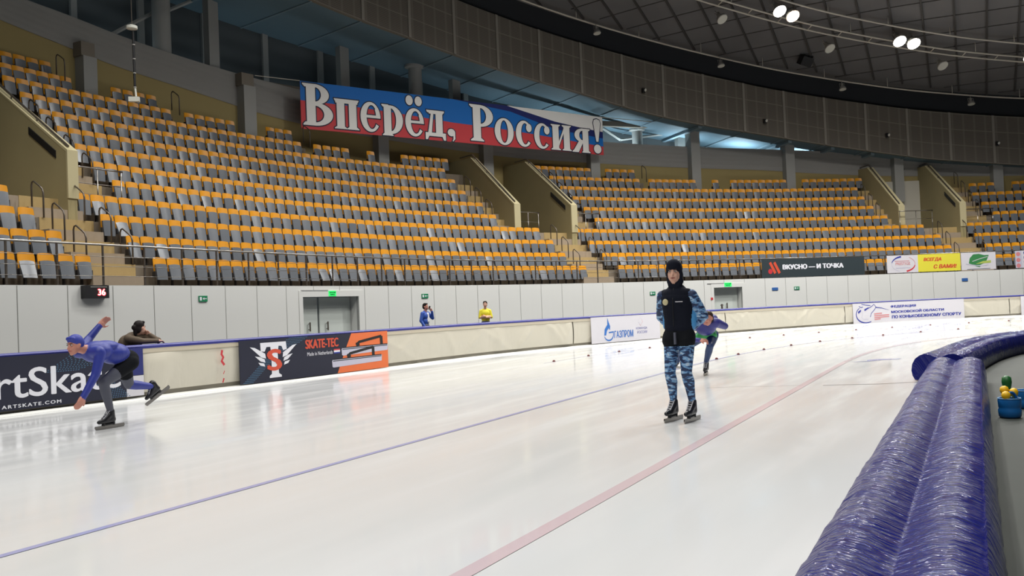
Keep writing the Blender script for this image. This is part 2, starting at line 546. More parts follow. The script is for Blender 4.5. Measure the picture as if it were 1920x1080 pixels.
def fascia_material():
    m = mat('perforated_fascia', (120, 114, 104), 0.8)
    nt, b = nodes(m)
    uv = nt.nodes.new('ShaderNodeUVMap')
    sp = nt.nodes.new('ShaderNodeSeparateXYZ')
    nt.links.new(uv.outputs['UV'], sp.inputs[0])

    def line(sock, period, width, off=0.0):
        a = nt.nodes.new('ShaderNodeMath'); a.operation = 'ADD'; a.inputs[1].default_value = off
        d = nt.nodes.new('ShaderNodeMath'); d.operation = 'DIVIDE'; d.inputs[1].default_value = period
        f = nt.nodes.new('ShaderNodeMath'); f.operation = 'FRACT'
        l = nt.nodes.new('ShaderNodeMath'); l.operation = 'LESS_THAN'; l.inputs[1].default_value = width / period
        nt.links.new(sock, a.inputs[0]); nt.links.new(a.outputs[0], d.inputs[0]); nt.links.new(d.outputs[0], f.inputs[0]); nt.links.new(f.outputs[0], l.inputs[0])
        return l.outputs[0]

    def mixc(fac, c1, c2sock, k=1.0):
        mx = nt.nodes.new('ShaderNodeMix'); mx.data_type = 'RGBA'
        if k != 1.0:
            q = nt.nodes.new('ShaderNodeMath'); q.operation = 'MULTIPLY'; q.inputs[1].default_value = k
            nt.links.new(fac, q.inputs[0]); fac = q.outputs[0]
        nt.links.new(fac, mx.inputs[0])
        nt.links.new(c2sock, mx.inputs[6])
        mx.inputs[7].default_value = srgb(c1)
        return mx.outputs[2]
    base = nt.nodes.new('ShaderNodeRGB'); base.outputs[0].default_value = srgb(104, 98, 89)
    c = mixc(line(sp.outputs[1], 0.085, 0.03), (84, 79, 72), base.outputs[0])
    c = mixc(line(sp.outputs[0], 0.57, 0.1, 0.24), (113, 107, 98), c, 0.7)
    c = mixc(line(sp.outputs[1], 0.98, 0.05), (126, 120, 109), c, 0.8)
    nt.links.new(c, b.inputs['Base Color'])
    return m


M['fascia'] = fascia_material()


def stripe_bump(m, axis=2, scale=30.0, strength=0.4):
    nt, b = nodes(m)
    uv = nt.nodes.new('ShaderNodeUVMap')
    wv = nt.nodes.new('ShaderNodeTexWave'); wv.bands_direction = 'Y' if axis == 1 else 'X'
    wv.inputs['Scale'].default_value = scale
    bp = nt.nodes.new('ShaderNodeBump'); bp.inputs['Strength'].default_value = strength; bp.inputs['Distance'].default_value = 0.03
    nt.links.new(uv.outputs['UV'], wv.inputs['Vector'])
    nt.links.new(wv.outputs['Fac'], bp.inputs['Height'])
    nt.links.new(bp.outputs['Normal'], b.inputs['Normal'])


stripe_bump(M['grey_wall'], 1, 1.2, 0.35)
stripe_bump(M['gallery_back'], 1, 0.35, 0.9)


def wrap_bump():
    m = M['wrap']
    nt, b = nodes(m)
    uv = nt.nodes.new('ShaderNodeUVMap')
    mp = nt.nodes.new('ShaderNodeMapping'); mp.inputs['Scale'].default_value = (7.0, 1.4, 1)
    n = nt.nodes.new('ShaderNodeTexNoise'); n.inputs['Scale'].default_value = 2.2; n.inputs['Detail'].default_value = 3; n.inputs['Distortion'].default_value = 0.8
    mp2 = nt.nodes.new('ShaderNodeMapping'); mp2.inputs['Scale'].default_value = (26.0, 6.0, 1)
    n2 = nt.nodes.new('ShaderNodeTexNoise'); n2.inputs['Scale'].default_value = 1.6; n2.inputs['Detail'].default_value = 2
    ad = nt.nodes.new('ShaderNodeMath'); ad.operation = 'MULTIPLY_ADD'; ad.inputs[1].default_value = 0.25
    bp = nt.nodes.new('ShaderNodeBump'); bp.inputs['Strength'].default_value = 0.7; bp.inputs['Distance'].default_value = 0.06
    nt.links.new(uv.outputs['UV'], mp.inputs['Vector']); nt.links.new(mp.outputs['Vector'], n.inputs['Vector'])
    nt.links.new(uv.outputs['UV'], mp2.inputs['Vector']); nt.links.new(mp2.outputs['Vector'], n2.inputs['Vector'])
    nt.links.new(n2.outputs['Fac'], ad.inputs[0]); nt.links.new(n.outputs['Fac'], ad.inputs[2])
    nt.links.new(ad.outputs[0], bp.inputs['Height'])
    nt.links.new(bp.outputs['Normal'], b.inputs['Normal'])


wrap_bump()

# ------------------------------------------------------------------ floor: ice, infield, walkway
PAD_DIR = Vector((0.4617, 0.887, 0)); PAD_R = Vector((0.887, -0.4617, 0))
PAD1 = [PAD_DIR * t + PAD_R * (-0.325 - 0.004 * t) for t in np.arange(-1.5, 14.9, 0.4)]
PAD2 = [Vector(p) for p in ((6.25, 13.35, 0), (6.95, 14.35, 0), (7.85, 15.7, 0), (8.75, 16.95, 0), (9.8, 18.15, 0), (11.0, 19.2, 0), (12.5, 20.3, 0), (14.3, 21.3, 0), (16.5, 22.2, 0), (19.0, 22.8, 0), (22, 23.2, 0))]


def resample(pts, step):
    """smooth resampled polyline (Catmull-Rom)"""
    pts = [Vector(p) for p in pts]
    out = []
    for i in range(len(pts) - 1):
        p0 = pts[max(0, i - 1)]; p1 = pts[i]; p2 = pts[i + 1]; p3 = pts[min(len(pts) - 1, i + 2)]
        n = max(1, int((p2 - p1).length / step))
        for k in range(n):
            t = k / n
            out.append(0.5 * ((2 * p1) + (p2 - p0) * t + (2 * p0 - 5 * p1 + 4 * p2 - p3) * t * t + (3 * p1 - p0 - 3 * p2 + p3) * t ** 3))
    out.append(pts[-1])
    return out


mb = MB()
mb.sweep(lambda s: [(DB(s) + 0.1, 0), (-9, 0), (-14, 0), (-22, 0)], -26, 63, 1.0)
ice = mb.build('floor', M['ice'], kind='structure')


def ribbon(name, pts, wid, z, m, parent):
    vs, fs = [], []
    for i, p in enumerate(pts):
        t = (Vector(pts[min(i + 1, len(pts) - 1)]) - Vector(pts[max(i - 1, 0)])).normalized()
        n = Vector((-t.y, t.x, 0)) * wid / 2
        vs += [Vector(p) + n + Vector((0, 0, z)), Vector(p) - n + Vector((0, 0, z))]
    for i in range(len(pts) - 1):
        fs.append((2 * i, 2 * i + 1, 2 * i + 3, 2 * i + 2))
    return mesh_obj(name, vs, fs, m, parent)


BLUE_D = smooth([(-26, -13.9), (-9, -13.68), (-5, -13.55), (0, -13.48), (6, -13.52), (9, -13.67), (14, -14.02), (20, -14.49), (26.4, -14.9), (32.6, -15.2), (50, -15.3)], 5)
RED_D = smooth([(-26, -16.6), (-8, -16.48), (-2, -16.37), (3, -16.41), (8, -16.47), (12, -16.7), (16.6, -17.1), (19.3, -17.3), (23.2, -17.57), (40, -18.2)], 5)
PUCK_D = smooth([(7, -9.72), (9.3, -9.75), (11.3, -9.9), (13.3, -10.12), (18.3, -10.58), (21, -10.8), (23.5, -11.05), (26, -11.25), (29, -11.42), (37, -11.78), (40, -11.87), (50, -12.0)], 3)
ribbon('blue_lane_line', [P(s, BLUE_D(s), 0) for s in np.arange(-24, 50, 0.5)], 0.07, 0.003, M['ice_blue'], ice)
ribbon('red_lane_line', [P(s, RED_D(s), 0) for s in np.arange(-24, 36, 0.5)], 0.11, 0.003, M['ice_red'], ice)
ribbon('outer_lane_line', [P(s, PUCK_D(s), 0) for s in np.arange(6.5, 48, 0.5)], 0.03, 0.003, M['ice_blue'], ice)
ribbon('blade_scratch', [(4.55, 13.42, 0), (5.0, 13.36, 0), (5.35, 13.28, 0), (5.75, 13.34, 0), (6.05, 13.3, 0)], 0.035, 0.003, M['ice_scratch'], ice)
ribbon('blade_scratch', [(2.9, 13.75, 0), (3.4, 13.72, 0), (3.9, 13.58, 0), (4.3, 13.55, 0)], 0.012, 0.003, M['ice_scratch'], ice)
sm_ = [(6.55, 17.7), (6.95, 17.85), (7.05, 18.1), (7.35, 18.25), (7.75, 18.1), (7.6, 17.95), (7.25, 17.9), (6.9, 17.68)]
mesh_obj('blue_paint_smudge', [(x, y, 0.003) for x, y in sm_], [tuple(range(len(sm_)))[::-1]], M['ice_mark'], ice)
mb = MB()
mb.sweep(lambda s: [(DB(s) - 0.17, 0.001), (DB(s) - 0.15, 0.03), (DB(s) - 0.0, 0.045), (DB(s) + 0.05, 0.0)], -12, 62, 0.6)
mb.build('snow_ridge', M['ice_edge'], ice)

inner = PAD1[:-1] + PAD2[1:]
vs, fs = [], []
for i, p in enumerate(inner):
    vs += [Vector(p) + Vector((0, 0, 0.006)), Vector(p) + PAD_R * 24 + Vector((0, 0, 0.006))]
for i in range(len(inner) - 1):
    fs.append((2 * i, 2 * i + 1, 2 * i + 3, 2 * i + 2))
mesh_obj('floor_infield', vs, fs, M['concrete'], kind='structure')
mb = MB()
mb.sweep(lambda s: [(0.9, WALK_Z), (DB(s) + 0.3, WALK_Z)], -12, 63, 1.0)
mb.build('floor_walkway', M['walk'], kind='structure')

# ------------------------------------------------------------------ white panel wall with two door niches
DOORS = [(9.47, 12.18, 1.94), (33.09, 34.83, 1.9)]
mb = MB()
g = 0.014
i = -7
while i * PW < S1:
    a, b = i * PW + g, (i + 1) * PW - g
    segs = [(a, b, WALK_Z)]
    for d0, d1, h in DOORS:
        nx = []
        for q0, q1, z0 in segs:
            if q1 <= d0 or q0 >= d1:
                nx.append((q0, q1, z0)); continue
            if q0 < d0: nx.append((q0, d0, z0))
            if q1 > d1: nx.append((d1, q1, z0))
            nx.append((max(q0, d0), min(q1, d1), h))
        segs = nx
    for q0, q1, z0 in segs:
        if q1 - q0 > 0.02:
            mb.sweep(rectprof(0.0, 0.05, z0, WALL_Z - 0.01), q0, q1, 0.7, 0, True)
    i += 1
cur = S0
for d0, d1, h in DOORS:
    mb.sweep(rectprof(0.02, 0.1, WALK_Z, WALL_Z), cur, d0, 0.8, 1, True)
    mb.sweep(rectprof(0.02, 0.1, h, WALL_Z), d0, d1, 0.8, 1, True)
    cur = d1
mb.sweep(rectprof(0.02, 0.1, WALK_Z, WALL_Z), cur, S1, 0.8, 1, True)
for d0, d1, h in DOORS:                       # niche lining and white surround
    mb.sweep(rectprof(0.1, 0.5, h, h + 0.06), d0, d1, 0.5, 0, True)
    for q in (d0 - 0.06, d1):
        mb.sweep(rectprof(0.1, 0.5, WALK_Z, h + 0.06), q, q + 0.06, 0.1, 0, True)
    mb.sweep(rectprof(-0.02, 0.02, h, h + 0.2), d0 - 0.17, d1 + 0.2, 0.5, 0, True)
    mb.sweep(rectprof(-0.02, 0.02, WALK_Z, h), d0 - 0.17, d0, 0.2, 0, True)
    mb.sweep(rectprof(-0.02, 0.02, WALK_Z, h), d1, d1 + 0.2, 0.2, 0, True)
mb.build('wall_front', [M['wall_white'], M['joint']], kind='structure')


def door_leaf(name, s0, s1, h, s_handle):
    m = MB(); m.sweep(rectprof(0.36, 0.41, WALK_Z + 0.01, h - 0.02), s0 + 0.01, s1 - 0.01, 0.5, 0, True)
    o = m.build(name, M['door'], kind='structure')
    m = MB()
    m.sweep(rectprof(0.28, 0.30, 0.84, 1.13), s_handle - 0.025, s_handle + 0.025, 0.05, 0, True)
    m.tube([P(s_handle, 0.36, 0.9), P(s_handle, 0.29, 0.9)], 0.012, 6); m.tube([P(s_handle, 0.36, 1.08), P(s_handle, 0.29, 1.08)], 0.012, 6)
    m.build('door_handle', M['steel_dark'], o)
    return o


door_leaf('door_1', 9.5, 10.55, 1.94, 10.1)
door_leaf('door_2', 10.62, 12.15, 1.94, 10.95)
door_leaf('door_3', 33.12, 34.8, 1.9, 34.1)

# ------------------------------------------------------------------ stand terraces, portals, stairs
PORT = [(1.6, 1.9, 4.5, 4.8), (25.0, 25.3, 27.9, 28.2), (47.1, 47.4, 50.25, 50.55)]    # outer/inner faces of the two portal walls
LOWER = [(3.3, 5.0), (26.6, 28.4), (48.9, 50.65)]
UPL = [None, (24.2, 25.0), (46.35, 47.1)]
UPR = [(4.8, 6.6), (28.2, 29.7), (50.55, 52.25)]
LAND = 4.99


def k_top(s):
    """last terrace level before the back wall"""
    for lim_s, k in ((9.6, 12), (12.95, 11), (17.95, 10), (34.8, 9), (47.8, 8)):
        if s < lim_s: return k
    return 7


def terr_pts(k0, k1):
    pts = [(riser_d(k0), floor_z(k0 - 1))]
    for k in range(k0, k1 + 1):
        pts += [(riser_d(k), floor_z(k)), (riser_d(k + 1) if k < k1 else 30.0, floor_z(k))]
    return pts


def terr(k0, k1):
    def f(s):
        lim = DW(s) + 0.1
        zmax = floor_z(k_top(s))
        pts = []
        if k0 == 0:
            pts += [(0.05, WALL_Z - 0.2), (0.05, WALL_Z), (riser_d(1), WALL_Z)]
        else:
            pts += [(riser_d(k0), floor_z(k0 - 1))]
        for k in range(max(1, k0), k1 + 1):
            pts += [(riser_d(k), floor_z(k)), (riser_d(k + 1), floor_z(k))]
        return [(min(d, lim), min(z, zmax)) if z <= zmax else (lim, zmax) for d, z in pts]
    return f


mb = MB()
mb.sweep(terr(0, 3), S0, S1, 0.6)
edges = [S0] + [v for p in PORT for v in (p[0], p[3])] + [S1]
for a, b in zip(edges[0::2], edges[1::2]):
    cuts = [a] + [c for c in (9.6, 12.95, 17.95, 34.8, 47.8) if a < c < b] + [b]
    for c0, c1 in zip(cuts[:-1], cuts[1:]):
        km = k_top((c0 + c1) / 2)
        mb.sweep(lambda s: [(min(d, DW(s) + .1), z) for d, z in terr_pts(4, km)], c0, c1, 0.6)
mb.build('floor_terraces', M['terrace'], kind='structure')
for n, (a, a2, b2, b) in enumerate(PORT):
    mb = MB()
    mb.sweep(lambda s: [(riser_d(4), floor_z(3)), (riser_d(4), LAND), (DW(s), LAND)], a, b, 0.5)
    mb.build('floor_landing_%d' % (n + 1), M['step'], kind='structure')


def flight(name, s0, s1, k0, k1, label):
    """half steps between the terrace levels; every second tread carries a yellow riser"""
    m = MB()
    for k in range(k0, k1 + 1):
        d = riser_d(k)
        zt = floor_z(k)
        m.sweep(rectprof(d - 0.414, d + 0.02, floor_z(k - 1), zt - RISE / 2), s0, s1, 0.9, 0, True)
        m.sweep(rectprof(d - 0.012, d + 0.4, zt - RISE / 2, zt + 0.012), s0, s1, 0.9, 1, True)
    return m.build(name, [M['step'], M['step_yellow']], label=label, cat='stairs', kind='structure')


for n, (q, nm) in enumerate(zip(LOWER, ('left', 'middle', 'right'))):
    flight('portal_stairs', q[0], q[1], 1, 4, 'beige concrete stairs with yellow edges leading up to the %s portal' % nm)
for n, q in enumerate(UPL):
    if q: flight('side_stairs', q[0], q[1], 5, 8, 'side stairs climbing left of the %s portal wall' % ('left', 'middle', 'right')[n])
for n, q in enumerate(UPR):
    flight('side_stairs', q[0], q[1], 5, 8, 'side stairs climbing right of the %s portal wall' % ('left', 'middle', 'right')[n])


def portal_wall(sa, sb, side, nm, grille):
    front = 4.15 if side == 'right' else 4.6
    poly = lambda s: [(front, 4.31), (front, 6.36), (8.0, 9.15), (DW(s), 9.2), (DW(s), 4.31)]
    m = MB()
    m.sweep(poly, sa, sb, 0.3, 0, True)
    o = m.build('portal_wall', M['olive'], label='%s olive side wall of the %s portal, sloping along the seats' % (side, nm), cat='wall', kind='structure')
    m = MB()
    m.sweep(lambda s: [(front - 0.04, 4.99), (front - 0.04, 6.38), (8.0, 9.17), (8.0, 9.14), (front + 0.02, 6.33), (front + 0.02, 4.99)], sa - 0.01, sb + 0.03, 0.3, 0, True)
    m.build('coping', M['coping'], o)
    m = MB()
    m.tube([P((sa + sb) / 2 - 0.05, front + 0.05, 6.5), P((sa + sb) / 2 - 0.05, 8.0, 9.32), P((sa + sb) / 2 - 0.05, 9.1, 9.32)], 0.035, 6)
    for t in (0.05, 0.35, 0.65, 0.95):
        m.tube([P((sa + sb) / 2 - 0.05, front + 0.05 + t * (7.95 - front), 6.38 + t * 2.8), P((sa + sb) / 2 - 0.05, front + 0.05 + t * (7.95 - front), 6.5 + t * 2.8)], 0.02, 6)
    m.build('handrail', M['steel_dark'], o)
    if grille:
        m = MB()
        sl = 2.79 / 3.85
        d0, d1 = 4.6, 5.75
        z = lambda d: 6.36 + (d - front) * sl
        m.sweep(lambda s: [(d0, z(d0) - 0.5), (d0, z(d0) - 0.28), (d1, z(d1) - 0.28), (d1, z(d1) - 0.5)], sa - 0.03, sa + 0.02, 0.1, 0, True)
        m.build('vent_grille', M['black'], o)
    return o


for n, (a, a2, b2, b) in enumerate(PORT):
    nm = ('left', 'middle', 'right')[n]
    portal_wall(a, a2, 'left', nm, False)
    portal_wall(b2, b, 'right', nm, True)
    # back of the portal: pale wall with a doorway of its own
    mb = MB()
    mb.sweep(lambda s: [(DW(s) - 0.15, LAND), (DW(s) - 0.15, 8.35 if n == 2 else 7.6), (DW(s), 8.35 if n == 2 else 7.6)], a2, b2, 0.5)
    mb.build('wall_portal_%d' % (n + 1), M['pale_wall'], kind='structure')

# ------------------------------------------------------------------ back wall, parapet, columns, gallery
mb = MB()
mb.sweep(lambda s: [(DW(s), min(ZY(s) - 0.5, 4.0)), (DW(s), ZY(s))], S0, S1, 0.6, 0)
mb.sweep(lambda s: [(DW(s) - 0.02, ZY(s)), (DW(s) - 0.02, max(ZG(s), ZC(s) + 0.1) if s > 46.4 else ZG(s)), (DW(s) + 0.35, max(ZG(s), ZC(s) + 0.1) if s > 46.4 else ZG(s)), (DW(s) + 0.35, ZY(s))], S0, S1, 0.6, 1)
mb.build('wall_back', [M['yellow_wall'], M['grey_wall']], kind='structure')

COLS = [10.5, 16.2, 21.83, 26.94, 32.6, 38.07, 43.25, 49.1, 54.2, 59.6]
for n, s in enumerate(COLS):
    d = DW(s) - 0.2
    top = min(12.3, ZC(s) + 0.05)
    mb = MB()
    mb.sweep(rectprof(d - 0.28, d + 0.4, floor_z(7), top - 0.55 if s < 20 else top), s - 0.25, s + 0.25, 0.5, 0, True)
    if s < 20:
        mb.sweep(rectprof(d - 0.24, d + 0.4, top - 0.55, top), s - 0.3, s + 0.2, 0.5, 1, True)
    mb.build('column', [M['column'], M['beam']], kind='structure', label='%s square grey column from the left against the back wall of the stands' % ('first', 'second', 'third', 'fourth', 'fifth', 'sixth', 'seventh', 'eighth', 'ninth', 'tenth')[n], cat='column', group='columns along the back wall')
mb = MB()
mb.sweep(lambda s: [(DW(s) + 0.42, 12.05), (DW(s) + 0.42, 12.35), (DW(s) + 0.7, 12.35), (DW(s) + 0.7, 12.05)], 11.0, 38.0, 0.6, 0, True)
mb.build('trim_1', M['beam'], kind='structure')

GAL_D = 12.6
mb = MB()
mb.sweep(lambda s: [(max(DW(s) + 2.2, GAL_D), ZG(s) - 1.2), (max(DW(s) + 2.2, GAL_D), ZC(s) + 0.02)], S0, S1, 0.6, 0)
s = S0 + 1.0
while s < S1:
    dd = max(DW(s) + 2.2, GAL_D)
    mb.sweep(lambda q: [(dd - 0.14, ZG(q) - 1.0), (dd - 0.14, ZC(q)), (dd, ZC(q)), (dd, ZG(q) - 1.0)], s, s + 0.22, 0.3, 1, True)
    s += 2.28
mb.build('wall_gallery', [M['gallery_back'], M['column']], kind='structure')
mb = MB()
mb.sweep(lambda s: [(DW(s) + 0.3, ZG(s) - 1.1), (max(DW(s) + 2.3, GAL_D + 0.1), ZG(s) - 1.1)], S0, S1, 0.8)
mb.build('floor_gallery', M['terrace'], kind='structure')
mb = MB()
FD = 7.6
mb.sweep(lambda s: [(FD + 0.05, ZC(s)), (max(DW(s) + 2.4, GAL_D + 0.2), ZC(s))], S0, S1, 0.6, 0)
s = 19.59 - 2.28 * 11
while s < S1 - 0.5:
    mb.sweep(lambda q: [(FD + 0.15, ZC(q)), (FD + 0.15, ZC(q) - 0.05), (max(DW(q) + 2.2, GAL_D), ZC(q) - 0.05), (max(DW(q) + 2.2, GAL_D), ZC(q))], s - 0.03, s + 0.03, 0.1, 1, True)
    s += 2.28
mb.build('ceiling_gallery', [M['gallery_ceiling'], M['gallery_seam']], kind='structure')

mb = MB()
mb.sweep(lambda s: [(FD, ZC(s) - 0.02), (FD, ZF(s))], S0, S1, 0.38, 0)
mb.sweep(lambda s: [(FD + 0.02, ZC(s) - 0.02), (FD + 0.02, ZF(s)), (FD + 0.2, ZF(s)), (FD + 0.2, ZC(s) - 0.02)], S0, S1, 0.6, 2, True)
s = 19.59 - 2.28 * 11
while s < S1 - 0.5:
    mb.sweep(lambda q: [(FD - 0.05, ZC(q)), (FD - 0.05, ZF(q)), (FD + 0.01, ZF(q)), (FD + 0.01, ZC(q))], s - 0.065, s + 0.065, 0.2, 1, True)
    s += 2.28
mb.build('wall_fascia', [M['fascia'], M['fascia_post'], M['beam']], kind='structure')

# columns on the gallery floor
for s, d, r, round_ in ((13.6, 12.0, 0.38, True), (23.9, 10.75, 0.36, True), (35.75, 11.2, 0.33, True), (15.4, 11.7, 0.2, False), (20.8, 11.4, 0.2, False), (26.0, 11.0, 0.2, False), (38.2, 11.4, 0.22, False)):
    z1 = ZC(s); z0 = ZG(s) - 1.1
    mb = MB()
    if round_:
        p = P(s, d, 0)
        mb.lathe((p[0], p[1], z0), [(r, 0), (r, z1 - z0 - 0.12), (r * 1.5, z1 - z0 - 0.05), (r * 1.5, z1 - z0 + 0.1)], 20)
        o = mb.build('column', M['column'], kind='structure', label='round pale column carrying the gallery ceiling, %s' % ({13: 'far left above the parapet', 23: 'rising behind the flag banner', 35: 'just right of the flag banner'}[int(s)]), cat='column', group='round gallery columns')
        autosmooth(o)
    else:
        mb.sweep(rectprof(d - r, d + r, z0, z1 + 0.05), s - r, s + r, 0.2, 0, True)
        mb.build('column', M['column'], kind='structure', label='slim square column on the gallery, %s' % ({15: 'right of the left round column', 20: 'above the start of the flag banner', 26: 'right of the round column over the banner', 38: 'behind the tall column right of the banner'}[int(s)]), cat='column', group='square gallery columns')
# diagonal braces behind the round columns
mb = MB()
for a, b in (((11.9, 12.4, 13.2), (13.5, 12.4, 14.6)), ((14.1, 12.4, 14.9), (15.6, 12.4, 16.1)), ((33.6, 11.6, 12.5), (35.0, 11.6, 11.5)), ((35.0, 11.6, 11.5), (37.5, 11.4, 11.95))):
    mb.tube([P(*a), P(*b)], 0.09, 6)
mb.build('trim_2', M['column'], kind='structure')
# pale ceiling beams of the gallery on the right
for s in (37.7, 42.8, 45.2, 47.4):
    mb = MB()
    mb.sweep(lambda q: [(FD + 0.3, ZC(q) - 0.02), (FD + 0.3, ZC(q) - 0.16), (12.4, ZC(q) - 0.16), (12.4, ZC(q) - 0.02)], s - 0.09, s + 0.09, 0.2, 0, True)
    mb.build('trim_3', M['gallery_seam'], kind='structure')

# ------------------------------------------------------------------ roof shell with ribs
ds_ = [10.2, 9.0, 7.5, 6.0, 4.0, 2.0, 0, -2, -4, -6, -8, -10, -13, -16, -20, -24]
mb = MB()
mb.sweep(lambda s: [(d, roof_z(s, d)) for d in ds_], -26, S1 + 4, 1.0)
roof = mb.build('ceiling', M['roof'], kind='structure')
mb = MB()
mb.sweep(lambda s: [(8.0, ZF(s) - 0.3), (8.0, roof_z(s, 8.0) + 0.05)], S0, S1, 0.8)
mb.build('wall_shade_band', M['dark'], kind='structure')  # dark sheet put in for the shaded gap between fascia and roof
A2, B2 = Vector((0.454, 0.891, 0)), Vector((0.891, -0.454, 0))


def roof_line(fn, t0, t1, wid, dep, step, mb):
    seg = []
    def flush():
        if len(seg) > 1:
            vs, fs = [], []
            for i, p in enumerate(seg):
                t = (seg[min(i + 1, len(seg) - 1)] - seg[max(i - 1, 0)]).normalized()
                n = Vector((-t.y, t.x, 0)).normalized() * wid / 2
                u = Vector((0, 0, dep))
                vs += [p + n, p - n, p - n - u, p + n - u]
            for i in range(len(seg) - 1):
                for k in range(4):
                    fs.append((4 * i + k, 4 * i + (k + 1) % 4, 4 * i + 4 + (k + 1) % 4, 4 * i + 4 + k))
            mb.add(vs, fs)
        seg.clear()
    t = t0
    while t <= t1:
        q = fn(t)
        s, d = near_sd(q.x, q.y)
        if -20 < s < S1 and -17 < d < 7.9:
            seg.append(Vector((q.x, q.y, roof_z(s, d) + 0.005)))
        else:
            flush()
        t += step
    flush()


mb = MB()
for i in range(-3, 30):
    b = 1.37 - 1.547 * i
    roof_line(lambda a: A2 * a + B2 * b, 12, 75, 0.1, 0.12, 1.0, mb)
mb.build('rib', M['roof_rib'], roof)
mb = MB()
for j in range(-18, 9):
    a = 54.15 + 1.65 * j
    roof_line(lambda b: A2 * a + B2 * b, -40, 14, 0.05, 0.04, 1.0, mb)
mb.build('purlin', M['roof_rib'], roof)

# ------------------------------------------------------------------ stadium seats
def slab(fn, nu, nv, th):
    """curved slab: fn(u, v) -> (x, y, z) front surface, thickened along +y"""
    vs = []
    for k in (0, 1):
        for j in range(nv + 1):
            for i in range(nu + 1):
                x, y, z = fn(i / nu, j / nv)
                vs.append((x, y + k * th, z))
    W_ = nu + 1
    N_ = W_ * (nv + 1)
    fs = []
    for j in range(nv):
        for i in range(nu):
            a = j * W_ + i
            fs.append((a, a + 1, a + 1 + W_, a + W_))
            fs.append((N_ + a, N_ + a + W_, N_ + a + 1 + W_, N_ + a + 1))
    for i in range(nu):
        fs.append((i, N_ + i, N_ + i + 1, i + 1))
        a = nv * W_ + i
        fs.append((a, a + 1, N_ + a + 1, N_ + a))
    for j in range(nv):
        a = j * W_
        fs.append((a, a + W_, N_ + a + W_, N_ + a))
        a = j * W_ + nu
        fs.append((a, N_ + a, N_ + a + W_, a + W_))
    return vs, fs


def back_fn(u, v):
    x = (u - 0.5) * (0.455 - 0.03 * max(0, v - 0.75) * 4 * abs(2 * u - 1))
    c = (2 * u - 1) ** 2
    return (x, -0.045 * c + 0.05 * (v - 0.5) + 0.0, 0.50 + 0.40 * v - 0.025 * c * (1 if v > 0.9 else 0))


def pan_fn(u, v):
    wdt = 0.37 + 0.035 * v
    x = (u - 0.5) * wdt
    c = (2 * u - 1) ** 2
    lip = -0.02 * max(0.0, (v - 0.85) / 0.15) - 0.015 * max(0, (0.15 - v) / 0.15)
    return (x, -0.175 + 0.012 * c + 0.075 * v, 0.25 + 0.455 * v - 0.02 * c * (1 if v > 0.9 else 0))


_bv, _bf = slab(back_fn, 6, 4, 0.022)
_pv, _pf = slab(pan_fn, 4, 5, 0.05)
_ib = MB()
_ib.box((0, 0.03, 0.2), (0.05, 0.06, 0.42))
_ib.box((0, -0.02, 0.36), (0.46, 0.05, 0.04))
_ib.box((-0.215, -0.05, 0.40), (0.025, 0.14, 0.16)); _ib.box((0.215, -0.05, 0.40), (0.025, 0.14, 0.16))
_ib.box((0, 0.02, 0.01), (0.16, 0.2, 0.02))

BLK = {
    'corner': {0: [(0.2, 3.4)], 1: [(0.2, 3.18)], 2: [(0.8, 3.02)], 3: [(1.3, 2.85)]},
    'left': {0: [(5.38, 26.92)], 1: [(5.19, 26.4)], 2: [(5.01, 26.35)], 3: [(4.87, 26.19)], 4: [(6.77, 24.41)], 5: [(6.68, 24.28)], 6: [(6.7, 23.95)], 7: [(6.66, 23.95)],
             8: [(6.66, 23.95)], 9: [(6.6, 17.62), (18.11, 19.8), (20.5, 21.05), (22.2, 24.6)], 10: [(6.55, 12.73), (13.22, 15.33), (16.6, 17.73)], 11: [(6.55, 9.5), (10.9, 12.7)], 12: [(6.55, 9.29)]},
    'middle': {0: [(28.73, 48.9)], 1: [(28.52, 48.95)], 2: [(28.32, 48.83)], 3: [(28.29, 48.34)], 4: [(29.9, 46.77)], 5: [(29.82, 46.43)], 6: [(29.7, 46.34)], 7: [(29.56, 46.37)],
               8: [(29.43, 34.47), (34.94, 37.6), (38.4, 39.0), (39.54, 42.75), (43.6, 47.0)], 9: [(29.1, 32.2), (32.95, 34.64)]},
    'right': {0: [(50.8, 56)], 1: [(50.73, 56)], 2: [(50.61, 56.5)], 3: [(50.62, 56.5)], 4: [(52.43, 57)], 5: [(52.27, 57)], 6: [(52.13, 57)], 7: [(52.35, 53.75), (54.6, 57)]},
}
STAIR_TXT = {'corner': 'left of the left stairs', 'left': 'right of the left stairs', 'middle': 'right of the middle stairs', 'right': 'right of the right stairs'}
ONES = ['', 'first', 'second', 'third', 'fourth', 'fifth', 'sixth', 'seventh', 'eighth', 'ninth', 'tenth', 'eleventh', 'twelfth', 'thirteenth', 'fourteenth', 'fifteenth', 'sixteenth', 'seventeenth', 'eighteenth', 'nineteenth']
TENS = {2: ('twentieth', 'twenty'), 3: ('thirtieth', 'thirty'), 4: ('fortieth', 'forty'), 5: ('fiftieth', 'fifty')}


def ordinal(n):
    if n < 20: return ONES[n]
    a, b = TENS[n // 10]
    return a if n % 10 == 0 else b + '-' + ONES[n % 10]


